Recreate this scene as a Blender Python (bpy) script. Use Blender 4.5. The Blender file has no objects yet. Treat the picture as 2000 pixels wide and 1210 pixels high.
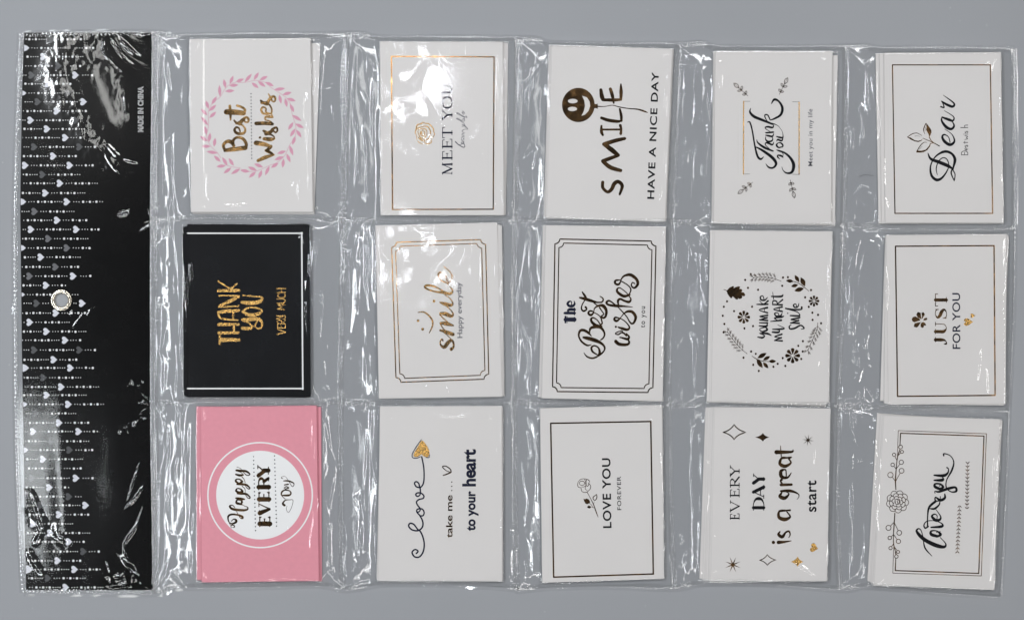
import bpy, math
import numpy as np
from mathutils import Vector
from mathutils.geometry import tessellate_polygon

# ------------------------------------------------------------------ camera, world, lamps, exposure
S = 0.0003            # one unit of the plan (drawn in 0.3 mm steps) in metres
H = 1.0               # camera height above the table
scene = bpy.context.scene
col = scene.collection
cam_d = bpy.data.cameras.new('camera')
cam = bpy.data.objects.new('camera', cam_d)
col.objects.link(cam)
cam.location = (0, 0, H)
cam_d.sensor_width = 36
cam_d.lens = 36 * H / (2000 * S)
cam_d.clip_start = 0.01
cam_d.clip_end = 50
scene.camera = cam

world = bpy.data.worlds.new("World")
scene.world = world
world.use_nodes = True
bg = world.node_tree.nodes['Background']
bg.inputs[0].default_value = (0.80, 0.88, 1.0, 1)
bg.inputs[1].default_value = 0.05
vs = scene.view_settings
vs.view_transform = 'Standard'
vs.look = 'None'
vs.exposure = 0.07
vs.gamma = 1

def lamp(name, loc, target, sx, sy, power, colour=(1, 1, 1), shape='RECTANGLE'):
    d = bpy.data.lights.new(name, 'AREA')
    d.shape = shape
    d.size = sx
    d.size_y = sy
    d.energy = power
    d.color = colour
    o = bpy.data.objects.new(name, d)
    col.objects.link(o)
    o.location = loc
    o.rotation_euler = (Vector(target) - Vector(loc)).to_track_quat('-Z', 'Y').to_euler()
    return o

# long strip lamps added on all four sides to streak the film folds, outside the mirror angle of a flat sheet
lamp('added_strip_lamp', (-0.74, 0.05, 1.05), (0, 0.05, 0), 1.30, 0.055, 6.8, (0.93, 0.965, 1.0))
lamp('added_strip_lamp', (0.74, 0.05, 1.05), (0, 0.05, 0), 1.20, 0.045, 3.6, (1.0, 0.985, 0.97))
lamp('added_strip_lamp', (0.0, 0.53, 1.05), (0, 0, 0), 1.50, 0.045, 5.0, (0.98, 0.985, 1.0))
lamp('added_strip_lamp', (0.0, -0.53, 1.05), (0, 0, 0), 1.30, 0.04, 2.3, (1.0, 0.985, 0.97))
# small bare lamps whose mirror images fall on the upper left pockets
lamp('spot_lamp', (-0.108, 0.268, 1.0), (0, 0, 0), 0.034, 0.034, 0.19, (0.90, 0.93, 1.0))
lamp('spot_lamp', (-0.140, 0.060, 1.0), (0, 0, 0), 0.036, 0.036, 0.13, (0.90, 0.93, 1.0))
# two dimmer soft ones, added for the glare in the glossy header sleeve
lamp('added_glare_lamp', (-0.50, 0.26, 1.0), (-0.50, 0.26, 0), 0.085, 0.20, 0.23, (1, 1, 0.97), 'ELLIPSE')
lamp('added_glare_lamp', (-0.565, -0.20, 1.0), (-0.565, -0.20, 0), 0.055, 0.20, 0.20, (0.93, 0.98, 1.0), 'ELLIPSE')

# ------------------------------------------------------------------ helpers
def P(x, y, z=0.0):
    """plan point (0.3 mm steps, y down) at height z (same steps) -> metres"""
    f = 1 - z * S / H
    return ((x - 1000) * S * f, (605 - y) * S * f, z * S)

def mat(name):
    m = bpy.data.materials.new(name)
    m.use_nodes = True
    nt = m.node_tree
    return m, nt, nt.nodes['Principled BSDF']

def noise_bump(nt, bsdf, scale, strength, dist, detail=3.0, rough=0.55):
    tc = nt.nodes.new('ShaderNodeTexCoord')
    n = nt.nodes.new('ShaderNodeTexNoise')
    n.inputs['Scale'].default_value = scale
    n.inputs['Detail'].default_value = detail
    n.inputs['Roughness'].default_value = rough
    b = nt.nodes.new('ShaderNodeBump')
    b.inputs['Strength'].default_value = strength
    b.inputs['Distance'].default_value = dist
    nt.links.new(tc.outputs['Object'], n.inputs['Vector'])
    nt.links.new(n.outputs['Fac'], b.inputs['Height'])
    nt.links.new(b.outputs['Normal'], bsdf.inputs['Normal'])
    return n, tc

def tint(nt, bsdf, tc, scale, c1, c2, detail=4.0):
    n = nt.nodes.new('ShaderNodeTexNoise')
    n.inputs['Scale'].default_value = scale
    n.inputs['Detail'].default_value = detail
    r = nt.nodes.new('ShaderNodeMapRange')
    r.inputs['From Min'].default_value = 0.3
    r.inputs['From Max'].default_value = 0.7
    mx = nt.nodes.new('ShaderNodeMix')
    mx.data_type = 'RGBA'
    mx.inputs['A'].default_value = (*c1, 1)
    mx.inputs['B'].default_value = (*c2, 1)
    nt.links.new(tc.outputs['Object'], n.inputs['Vector'])
    nt.links.new(n.outputs['Fac'], r.inputs['Value'])
    nt.links.new(r.outputs['Result'], mx.inputs['Factor'])
    nt.links.new(mx.outputs['Result'], bsdf.inputs['Base Color'])

def simple(name, c, rough, metal=0.0, spec=0.5, bump=None, vary=None):
    m, nt, b = mat(name)
    b.inputs['Base Color'].default_value = (*c, 1)
    b.inputs['Roughness'].default_value = rough
    b.inputs['Metallic'].default_value = metal
    b.inputs['Specular IOR Level'].default_value = spec
    tc = None
    if bump:
        _, tc = noise_bump(nt, b, *bump)
    if vary:
        if tc is None:
            tc = nt.nodes.new('ShaderNodeTexCoord')
        tint(nt, b, tc, vary[0], [v * (1 - vary[1]) for v in c], [min(1, v * (1 + vary[1])) for v in c])
    return m

M = {}
M['table'] = simple('grey_backdrop_paper', (0.314, 0.326, 0.345), 0.55, 0, 0.4, (900, 0.2, 0.0002), (9, 0.02))
M['white'] = simple('white_card_stock', (0.71, 0.688, 0.674), 0.42, 0, 0.4, (1500, 0.10, 0.00005), (25, 0.012))
M['black'] = simple('black_card_stock', (0.0052, 0.0056, 0.0068), 0.25, 0, 0.25, (1800, 0.12, 0.00005), (60, 0.25))
M['pink'] = simple('pink_card_stock', (0.765, 0.305, 0.370), 0.45, 0, 0.4, (1500, 0.10, 0.00005), (400, 0.02))
M['header'] = simple('black_header_card', (0.0030, 0.0028, 0.0027), 0.20, 0, 0.12, (1800, 0.10, 0.00005), (90, 0.3))
M['ink'] = simple('black_ink', (0.006, 0.006, 0.008), 0.5, 0, 0.08)
M['navy'] = simple('navy_ink', (0.012, 0.014, 0.034), 0.5, 0, 0.08)
M['grey_ink'] = simple('grey_ink', (0.085, 0.085, 0.11), 0.5, 0, 0.1)
M['pinkink'] = simple('pink_ink', (0.66, 0.31, 0.42), 0.45)
M['whiteink'] = simple('white_ink', (0.86, 0.86, 0.86), 0.45)
M['lilacink'] = simple('pale_heart_ink', (0.68, 0.69, 0.75), 0.45)
M['darkink'] = simple('dark_grey_ink', (0.030, 0.032, 0.036), 0.35)
M['midink'] = simple('mid_grey_ink', (0.095, 0.095, 0.105), 0.35)
M['foil'] = simple('bronze_gold_foil', (0.40, 0.22, 0.085), 0.13, 1.0, 0.5, (1100, 0.09, 0.0003, 3.0, 0.6), (700, 0.35))
M['litfoil'] = simple('lit_bronze_foil', (0.52, 0.31, 0.12), 0.20, 1.0, 0.5, (1100, 0.16, 0.0003, 3.0, 0.6), (900, 0.4))  # the same bronze foil, with brightness from the nearby lamps put into its colour
M['goldfoil'] = simple('bright_gold_foil', (0.50, 0.30, 0.095), 0.24, 1.0, 0.5, (1300, 1.0, 0.0004, 4.0, 0.7), (1300, 0.45))
M['chrome'] = simple('polished_nickel', (0.86, 0.79, 0.66), 0.20, 1.0, 0.5, (260, 0.01, 0.0001))

def uneven_gloss(m, scale, lo, hi):
    """foil pressed unevenly: patches of sharper and softer shine"""
    nt = m.node_tree
    tc = nt.nodes.new('ShaderNodeTexCoord')
    n = nt.nodes.new('ShaderNodeTexNoise'); n.inputs['Scale'].default_value = scale; n.inputs['Detail'].default_value = 3
    r = nt.nodes.new('ShaderNodeMapRange')
    r.inputs['From Min'].default_value = 0.36; r.inputs['From Max'].default_value = 0.64
    r.inputs['To Min'].default_value = lo; r.inputs['To Max'].default_value = hi
    nt.links.new(tc.outputs['Object'], n.inputs['Vector']); nt.links.new(n.outputs['Fac'], r.inputs['Value'])
    nt.links.new(r.outputs['Result'], nt.nodes['Principled BSDF'].inputs['Roughness'])
uneven_gloss(M['foil'], 170, 0.09, 0.20)
uneven_gloss(M['litfoil'], 170, 0.12, 0.27)
uneven_gloss(M['goldfoil'], 260, 0.14, 0.34)

def film_mat(name, frost, rsharp=0.042, rsoft=0.14, soft=0.17, bump=0.25, base=0.065):
    m = bpy.data.materials.new(name)
    m.use_nodes = True
    nt = m.node_tree
    nt.nodes.clear()
    N = nt.nodes.new
    out = N('ShaderNodeOutputMaterial')
    lw = N('ShaderNodeLayerWeight'); lw.inputs['Blend'].default_value = 0.5
    pw = N('ShaderNodeMath'); pw.operation = 'POWER'; pw.inputs[1].default_value = 4.0
    ml = N('ShaderNodeMath'); ml.operation = 'MULTIPLY_ADD'
    ml.inputs[1].default_value = 0.8; ml.inputs[2].default_value = base
    tr = N('ShaderNodeBsdfTransparent'); tr.inputs[0].default_value = (0.992, 0.994, 0.994, 1)
    g1 = N('ShaderNodeBsdfGlossy'); g1.inputs['Roughness'].default_value = rsharp
    g2 = N('ShaderNodeBsdfGlossy'); g2.inputs['Roughness'].default_value = rsoft
    g1.distribution = g2.distribution = 'BECKMANN'
    mg = N('ShaderNodeMixShader'); mg.inputs[0].default_value = soft
    df = N('ShaderNodeBsdfDiffuse'); df.inputs[0].default_value = (0.8, 0.8, 0.8, 1)
    md = N('ShaderNodeMixShader'); md.inputs[0].default_value = frost
    mx = N('ShaderNodeMixShader')
    tc = N('ShaderNodeTexCoord')
    no = N('ShaderNodeTexNoise'); no.inputs['Scale'].default_value = 420; no.inputs['Detail'].default_value = 4
    no.inputs['Roughness'].default_value = 0.7
    bp = N('ShaderNodeBump'); bp.inputs['Strength'].default_value = bump; bp.inputs['Distance'].default_value = 0.00012
    L = nt.links.new
    L(tc.outputs['Object'], no.inputs['Vector']); L(no.outputs['Fac'], bp.inputs['Height'])
    for g in (g1, g2):
        L(bp.outputs['Normal'], g.inputs['Normal'])
    L(lw.outputs['Facing'], pw.inputs[0]); L(pw.outputs[0], ml.inputs[0])
    L(g1.outputs[0], mg.inputs[1]); L(g2.outputs[0], mg.inputs[2])
    L(tr.outputs[0], md.inputs[1]); L(df.outputs[0], md.inputs[2])
    L(ml.outputs[0], mx.inputs[0]); L(md.outputs[0], mx.inputs[1]); L(mg.outputs[0], mx.inputs[2])
    L(mx.outputs[0], out.inputs['Surface'])
    return m
M['film'] = film_mat('clear_plastic_film', 0.002)
M['sleeve'] = film_mat('clear_header_film', 0.001, rsharp=0.10, rsoft=0.16, soft=0.14, bump=0.0)
M['back'] = film_mat('clear_back_film', 0.03, rsharp=0.06, bump=0.2, base=0.04)
M['seam'] = film_mat('welded_plastic', 0.05, rsharp=0.05, rsoft=0.25, soft=0.15, bump=0.15, base=0.085)

def mesh_obj(name, verts, faces, m, parent=None, smooth=False):
    me = bpy.data.meshes.new(name)
    me.from_pydata(verts, [], faces)
    me.materials.append(m)
    me.update()
    if smooth:
        me.polygons.foreach_set('use_smooth', [True] * len(me.polygons))
    o = bpy.data.objects.new(name, me)
    col.objects.link(o)
    if parent:
        o.parent = parent
    return o

def grid_obj(name, V, m, parent=None, keep=None):
    """V: (rows, cols, 3) array of metres"""
    r, c, _ = V.shape
    me = bpy.data.meshes.new(name)
    idx = np.arange(r * c).reshape(r, c)
    f = np.stack([idx[:-1, :-1], idx[1:, :-1], idx[1:, 1:], idx[:-1, 1:]], -1).reshape(-1, 4)
    if keep is not None:
        f = f[keep.reshape(-1)[f].all(1)]
    me.vertices.add(r * c)
    me.vertices.foreach_set('co', V.reshape(-1).astype(np.float32))
    me.loops.add(f.size)
    me.loops.foreach_set('vertex_index', f.reshape(-1).astype(np.int32))
    me.polygons.add(len(f))
    me.polygons.foreach_set('loop_start', np.arange(0, f.size, 4, dtype=np.int32))
    me.polygons.foreach_set('loop_total', np.full(len(f), 4, dtype=np.int32))
    me.polygons.foreach_set('use_smooth', np.ones(len(f), dtype=bool))
    me.materials.append(m)
    me.update(calc_edges=True)
    o = bpy.data.objects.new(name, me)
    col.objects.link(o)
    if parent:
        o.parent = parent
    return o

def tag(o, label=None, cat=None, group=None, kind=None):
    if label: o['label'] = label
    if cat: o['category'] = cat
    if group: o['group'] = group
    if kind: o['kind'] = kind
    return o

# ------------------------------------------------------------------ flat print drawn as thin shapes
def catmull(pts, n=7):
    if len(pts) < 3:
        return pts
    out = []
    for i in range(len(pts) - 1):
        p0 = pts[max(i - 1, 0)]; p1 = pts[i]; p2 = pts[i + 1]; p3 = pts[min(i + 2, len(pts) - 1)]
        for k in range(n):
            t = k / n
            out.append(tuple(0.5 * ((2 * b) + (c - a) * t + (2 * a - 5 * b + 4 * c - d) * t * t +
                             (-a + 3 * b - 3 * c + d) * t ** 3) for a, b, c, d in zip(p0, p1, p2, p3)))
    out.append(pts[-1])
    return out

class Art:
    """collects flat shapes in plan units; build() makes one mesh lying on height z"""
    def __init__(self, ox=0, oy=0, k=1.0):
        self.ox, self.oy, self.k = ox, oy, k
        self.v, self.f, self.n = [], [], 0
        self.wf = 1.1
    def pt(self, x, y):
        return (self.ox + x / self.k, self.oy + y / self.k)
    def lay(self):
        self.n += 1
        return (self.n % 40) * 0.012
    def add_poly(self, loops, z=None):
        z = self.lay() if z is None else z
        tris = tessellate_polygon([[Vector((p[0], p[1], 0)) for p in lp] for lp in loops])
        b = len(self.v)
        for lp in loops:
            self.v += [(p[0], p[1], z) for p in lp]
        for t in tris:
            a, c, d = [self.v[b + i] for i in t]
            cr = (c[0] - a[0]) * (d[1] - a[1]) - (c[1] - a[1]) * (d[0] - a[0])
            t = tuple(b + i for i in t)
            self.f.append(t if cr < 0 else t[::-1])      # y runs down: keep normals up
    def disc(self, x, y, rx, ry=None, n=14, holes=()):
        ry = ry or rx
        self.add_poly([[self.pt(x + rx * math.cos(2 * math.pi * i / n), y + ry * math.sin(2 * math.pi * i / n))
                        for i in range(n)]] + [[self.pt(*p) for p in h] for h in holes])
    def ring(self, x, y, rx, ry, w, n=40):
        pts = [(x + rx * math.cos(2 * math.pi * i / n), y + ry * math.sin(2 * math.pi * i / n), w) for i in range(n + 1)]
        self.ribbon(pts, False)
    def ribbon(self, pts, smooth=True):
        pts = catmull(pts) if smooth else pts
        P2 = [(*self.pt(p[0], p[1]), max(p[2] * self.wf, 0.2) / self.k * 0.5) for p in pts]
        z = self.lay()
        n = len(P2)
        if n < 2:
            return
        b = len(self.v)
        nor = []
        for i in range(n):
            a = P2[max(i - 1, 0)]; c = P2[min(i + 1, n - 1)]
            dx, dy = c[0] - a[0], c[1] - a[1]
            l = math.hypot(dx, dy) or 1
            nor.append((-dy / l, dx / l))
        for i, (x, y, w) in enumerate(P2):
            zz = z + i * 0.0006
            self.v += [(x + nor[i][0] * w, y + nor[i][1] * w, zz), (x - nor[i][0] * w, y - nor[i][1] * w, zz)]
        for i in range(n - 1):
            a = b + 2 * i
            self.f.append((a, a + 2, a + 3, a + 1))
        for e, sgn in ((0, -1), (n - 1, 1)):               # round ends
            x, y, w = P2[e]
            zz = z + e * 0.0006 + 0.0002
            nx, ny = nor[e]
            tx, ty = ny * sgn, -nx * sgn
            c = len(self.v)
            m = 5
            for j in range(m + 1):
                a = math.pi * j / m
                self.v.append((x + w * (nx * math.cos(a) + tx * math.sin(a)), y + w * (ny * math.cos(a) + ty * math.sin(a)), zz))
            f = tuple(range(c, c + m + 1))
            self.f.append(f if sgn < 0 else f[::-1])
    def draw(self, text):
        for ln in text.strip().splitlines():
            for cmd in ln.split(';'):
                t = cmd.split()
                if not t:
                    continue
                k = t[0]
                if k in 'SL':
                    pts, w = [], 10.0
                    for q in t[1:]:
                        a = [float(s) for s in q.split(',')]
                        if len(a) > 2: w = a[2]
                        pts.append((a[0], a[1], w))
                    self.ribbon(pts, k == 'S')
                elif k in 'FP':
                    pts = [tuple(float(s) for s in q.split(','))[:2] for q in t[1:]]
                    if k == 'F':
                        cl = pts[-1:] + pts + pts[:2]
                        sm = catmull([(a, b, 0) for a, b in cl], 4)
                        pts = [(a, b) for a, b, _ in sm[4:-5]]
                    self.add_poly([[self.pt(*p) for p in pts]])
                elif k == 'D':
                    for q in t[1:]:
                        a = [float(s) for s in q.split(',')]
                        self.disc(a[0], a[1], a[2] * 0.5, n=12)
    def leaf(self, x0, y0, x1, y1, w, outline=0):
        """pointed leaf from base to tip"""
        dx, dy = x1 - x0, y1 - y0
        l = math.hypot(dx, dy); nx, ny = -dy / l, dx / l
        prof = [(0, 0), (.15, .45), (.35, .9), (.5, 1), (.7, .8), (.88, .35), (1, 0)]
        a = [(x0 + dx * t + nx * w * p / 2, y0 + dy * t + ny * w * p / 2) for t, p in prof]
        b = [(x0 + dx * t - nx * w * p / 2, y0 + dy * t - ny * w * p / 2) for t, p in prof[1:-1]][::-1]
        if outline:
            self.ribbon([(p[0], p[1], outline) for p in a + b + a[:1]], False)
        else:
            self.add_poly([[self.pt(*p) for p in a + b]])
    def heart(self, x, y, w, h, ang=0.0, rim=0):
        pts = []
        for i in range(26):
            t = 2 * math.pi * i / 26
            hx = 16 * math.sin(t) ** 3 / 32
            hy = (13 * math.cos(t) - 5 * math.cos(2 * t) - 2 * math.cos(3 * t) - math.cos(4 * t)) / 29 + 0.06
            # tip points to +x when ang = 0
            u, v = -hy * h, hx * w
            pts.append((x + u * math.cos(ang) - v * math.sin(ang), y + u * math.sin(ang) + v * math.cos(ang)))
        self.add_poly([[self.pt(*p) for p in pts]])
    def burst(self, x, y, r, n=8, inner=0.22, ph=0.2, sq=1.0):
        pts = []
        for i in range(2 * n):
            a = math.pi * i / n + ph
            rr = r if i % 2 == 0 else r * inner
            pts.append((x + rr * math.cos(a), y + rr * sq * math.sin(a)))
        self.add_poly([[self.pt(*p) for p in pts]])
    def star4(self, L, T, R, B, w=0):
        cx, cy = T[0], (L[1] + R[1]) / 2
        pts = []
        c = [L, T, R, B]
        for i in range(4):
            a, b = c[i], c[(i + 1) % 4]
            m = ((a[0] + b[0]) / 2 * .55 + cx * .45, (a[1] + b[1]) / 2 * .55 + cy * .45)
            for k in range(6):
                t = k / 6
                pts.append(tuple((1 - t) ** 2 * a[j] + 2 * t * (1 - t) * m[j] + t * t * b[j] for j in (0, 1)))
        if w:
            self.ribbon([(p[0], p[1], w) for p in pts + pts[:1]], False)
        else:
            self.add_poly([[self.pt(*p) for p in pts]])
    def text(self, body, x0, y0, x1, y1, cap, bold=0.0, spacing=1.0, fit='xh'):
        """plain sans lettering running from (x0,y0) to (x1,y1); cap = height of a capital"""
        cu = bpy.data.curves.new('lettering', 'FONT')
        cu.body = body
        cu.resolution_u = 4
        cu.space_character = spacing
        cu.offset = bold
        ob = bpy.data.objects.new('lettering', cu)
        me = bpy.data.meshes.new_from_object(ob)
        xs = [v.co.x for v in me.vertices]
        mn, mx = min(xs), max(xs)
        sx = math.hypot(x1 - x0, y1 - y0) / (mx - mn)
        sy = cap / 0.729
        dx, dy = (x1 - x0), (y1 - y0)
        l = math.hypot(dx, dy); ux, uy = dx / l, dy / l
        vx, vy = uy, -ux                                     # up direction of the letters
        b = len(self.v)
        z = self.lay()
        for v in me.vertices:
            u, w = (v.co.x - mn) * sx, v.co.y * sy
            self.v.append((*self.pt(x0 + ux * u + vx * w, y0 + uy * u + vy * w), z))
        for p in me.polygons:
            self.f.append(tuple(b + i for i in p.vertices))
        bpy.data.objects.remove(ob)
        bpy.data.curves.remove(cu)
        bpy.data.meshes.remove(me)
    def serif(self, letters, xt, xb, T, t):
        """roman capitals; letters = (character, start y, end y); xt/xb = x of cap line and base line"""
        for ch, ya, yb in letters:
            for kind, smooth, pts in SERIF[ch]:
                w = {'T': T, 't': t, 'm': (T + t) / 2}
                rp = []
                for q in pts:
                    ww = w[q[2]] if len(q) > 2 else w[kind]
                    ins = ww / 2
                    xx = xb + (xt - xb) * q[1]
                    xx = max(min(xx, max(xt, xb) - t / 2), min(xt, xb) + t / 2)
                    rp.append((xx, ya + (yb - ya) * q[0], ww))
                self.ribbon(rp, smooth)
    def build(self, name, m, parent, z):
        vs_ = [P(x, y, z + 0.10 + dz) for x, y, dz in self.v]
        return mesh_obj(name, vs_, self.f, m, parent)

SERIF = {
 'E': [('T',0,[(.2,0),(.2,1)]),('t',0,[(.0,1),(.9,1)]),('t',0,[(.0,0),(1,0)]),('t',0,[(.2,.52),(.7,.52)]),('t',0,[(.9,1),(.93,.8)]),('t',0,[(1,0),(1,.22)]),('t',0,[(.7,.62),(.7,.42)])],
 'M': [('t',0,[(.08,0),(.12,1)]),('T',0,[(.12,1),(.5,.05)]),('t',0,[(.5,.05),(.86,1)]),('T',0,[(.86,1),(.9,0)]),('t',0,[(0,0),(.2,0)]),('t',0,[(0,1),(.15,1)]),('t',0,[(.78,0),(1,0)]),('t',0,[(.85,1),(1,1)])],
 'T': [('T',0,[(.5,0),(.5,1)]),('t',0,[(0,1),(1,1)]),('t',0,[(.0,1),(.0,.78)]),('t',0,[(1,1),(1,.78)]),('t',0,[(.3,0),(.7,0)])],
 'Y': [('T',0,[(.12,1),(.5,.48)]),('t',0,[(.5,.48),(.9,1)]),('T',0,[(.5,.5),(.5,0)]),('t',0,[(0,1),(.3,1)]),('t',0,[(.75,1),(1,1)]),('t',0,[(.33,0),(.67,0)])],
 'O': [('T',1,[(.5,1,'t'),(.15,.85,'m'),(.03,.5,'T'),(.15,.15,'m'),(.5,0,'t'),(.85,.15,'m'),(.97,.5,'T'),(.85,.85,'m'),(.5,1,'t')])],
 'U': [('T',1,[(.18,1),(.18,.6,'T'),(.2,.25,'T'),(.5,.02,'t'),(.8,.2,'t'),(.85,.6,'t'),(.85,1,'t')]),('t',0,[(0,1),(.38,1)]),('t',0,[(.7,1),(1,1)])],
 'V': [('T',0,[(.12,1),(.52,.03)]),('t',0,[(.52,.03),(.9,1)]),('t',0,[(0,1),(.3,1)]),('t',0,[(.76,1),(1,1)])],
 'R': [('T',0,[(.2,0),(.2,1)]),('m',1,[(.2,1,'t'),(.55,.98,'t'),(.75,.78,'T'),(.55,.52,'t'),(.2,.5,'t')]),('T',0,[(.45,.5),(.95,0)]),('t',0,[(0,0),(.4,0)]),('t',0,[(0,1),(.25,1)])],
 'D': [('T',0,[(.2,0),(.2,1)]),('T',1,[(.0,1,'t'),(.5,.98,'t'),(.85,.78,'m'),(.93,.5,'T'),(.85,.22,'m'),(.5,.02,'t'),(.0,0,'t')])],
 'A': [('t',0,[(.12,0),(.48,1)]),('T',0,[(.48,1),(.86,0)]),('t',0,[(.25,.33),(.72,.33)]),('t',0,[(0,0),(.26,0)]),('t',0,[(.7,0),(1,0)])],
 'J': [('T',1,[(.65,1),(.65,.5,'T'),(.6,.2,'m'),(.35,0,'t'),(.1,.05,'m'),(.05,.22,'t')]),('t',0,[(.35,1),(1,1)])],
 'S': [('T',1,[(.9,.78,'t'),(.75,.95,'t'),(.4,1,'t'),(.12,.8,'m'),(.3,.58,'T'),(.7,.42,'T'),(.88,.2,'m'),(.6,.0,'t'),(.2,.03,'t'),(.05,.25,'t')]),('t',0,[(.9,.98),(.9,.72)]),('t',0,[(.05,.03),(.05,.3)])],
}
# ------------------------------------------------------------------ the table
table = mesh_obj('tabletop', [(-1.6, -1.6, 0), (1.6, -1.6, 0), (1.6, 1.6, 0), (-1.6, 1.6, 0)], [(0, 1, 2, 3)], M['table'])
tag(table, kind='structure')

# ------------------------------------------------------------------ stacks of cards
rng = np.random.default_rng(11)
T_CARD = 1.05
Z0 = 1.1
# top card corners and lowest card corners: left-top, right-top, right-bottom, left-bottom
STACKS = [
 dict(id='wish', m='white', n=9, top=[(370,77),(606,75),(611,414),(373,414)], bot=[(384,76),(625,85),(613,418),(376,417)]),
 dict(id='black', m='black', n=8, top=[(366,438),(605,439),(607,774),(366,775)], bot=[(357,444),(600,437),(603,776),(359,772)]),
 dict(id='pink', m='pink', n=9, top=[(392,795),(618,792),(623,1133),(394,1136)], bot=[(384,794),(627,795),(628,1134),(385,1132)]),
 dict(id='meet', m='white', n=9, top=[(742.5,82),(982,82),(984,420),(744.5,420)], bot=[(744,84),(992,85),(988,419),(745,419)]),
 dict(id='smile', m='white', n=9, top=[(733.6,441),(971,435),(981,774),(740,778)], bot=[(739,443),(980,441),(984,771),(742,775)]),
 dict(id='arrow', m='white', n=9, top=[(741.9,793),(980,792),(981,1134),(739,1133)], bot=[(743,795),(981,795),(981,1131),(736,1130)]),
 dict(id='ball', m='white', n=9, top=[(1078,88),(1313,95.7),(1299,433),(1068,426)], bot=[(1073,90),(1316,98),(1301,430),(1063,424)]),
 dict(id='best', m='white', n=9, top=[(1066,440),(1300,443),(1294,783),(1058,777)], bot=[(1060,440),(1299,444),(1291,781),(1052,775)]),
 dict(id='rose', m='white', n=8, top=[(1055,797),(1293,790.6),(1297,1129),(1059,1137)], bot=[(1056,799),(1294,793),(1296,1127),(1060,1135)]),
 dict(id='thank', m='white', n=9, top=[(1397,99.7),(1625.6,100),(1623,437),(1394,436)], bot=[(1394,101),(1636,109),(1630,440),(1390,435)]),
 dict(id='heart', m='white', n=9, top=[(1395,450),(1625.6,452),(1618,785),(1389,785)], bot=[(1388,450),(1622,453),(1612,792),(1381,784)]),
 dict(id='great', m='white', n=11, top=[(1396,794),(1622,797),(1615,1133.7),(1388,1133)], bot=[(1378,795),(1619,799),(1612,1131),(1366,1129)]),
 dict(id='dear', m='white', n=9, top=[(1726.6,103.6),(1954.4,103),(1960,435),(1729,435)], bot=[(1710,106),(1946,104),(1953,437),(1716,437)]),
 dict(id='just', m='white', n=9, top=[(1731,459),(1966,457),(1964,788.6),(1735,789.6)], bot=[(1729,461),(1970,462),(1957,790),(1719,782)]),
 dict(id='love', m='white', n=10, top=[(1726.6,811),(1953,818),(1941.5,1150),(1707.4,1142)], bot=[(1713,806),(1958,823),(1935,1149),(1694,1133)]),
]
LABEL = {
 'wish': 'white card reading Best Wishes in gold inside a pink leaf wreath',
 'black': 'black card reading Thank You Very Much in gold with a white line border',
 'pink': 'pink card with a white circle reading Happy Every Day',
 'meet': 'white card reading Meet You under a gold rose, washed by lamp glare',
 'smile': 'white card reading smile, Happy everyday, with a little line face and notched double border',
 'arrow': 'white card with love drawn as an arrow and to your heart in navy',
 'ball': 'white card reading Smile with a bronze smiling balloon',
 'best': 'white card reading The Best wishes to you in a notched double border',
 'rose': 'white card reading Love You Forever beside a long-stemmed rose',
 'thank': 'white card reading Thank you in black script between two gold brackets',
 'heart': 'white card reading you make my heart smile in a ring of bronze leaves and flowers',
 'great': 'white card reading Every Day is a great start among gold stars',
 'dear': 'white card reading Dear with a three-leaf bronze sprig',
 'just': 'white card reading Just For You above two small gold hearts',
 'love': 'white card reading Love you beside a line-drawn rose branch',
}
SHORT = {'wish': 'the Best Wishes wreath card', 'black': 'the black Thank You card', 'pink': 'the pink Happy Every Day card',
 'meet': 'the Meet You card', 'smile': 'the smile card with the little line face', 'arrow': 'the love arrow card', 'ball': 'the smiling balloon card',
 'best': 'the Best wishes to you card', 'rose': 'the Love You Forever card', 'thank': 'the script Thank you card',
 'heart': 'the you make my heart smile card', 'great': 'the Every Day is a great start card', 'dear': 'the Dear card',
 'just': 'the Just For You card', 'love': 'the Love you rose branch card'}
TOPZ, CARD = {}, {}

def card(quad, z, m):
    z1 = z + T_CARD * 0.94
    e = 0.35
    cx = sum(p[0] for p in quad) / 4; cy = sum(p[1] for p in quad) / 4
    def ins(p, d):
        dx, dy = cx - p[0], cy - p[1]
        return (p[0] + d * (1 if dx > 0 else -1), p[1] + d * (1 if dy > 0 else -1))
    v = [P(*p, z) for p in quad] + [P(*p, z1 - 0.25) for p in quad] + [P(*ins(p, e), z1) for p in quad]
    f = [(0, 1, 2, 3), (11, 10, 9, 8)]
    for b in (0, 4):
        for i in range(4):
            j = (i + 1) % 4
            f.append((b + i, b + 4 + i, b + 4 + j, b + j))
    return mesh_obj('greeting_card', v, f, m)

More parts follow.
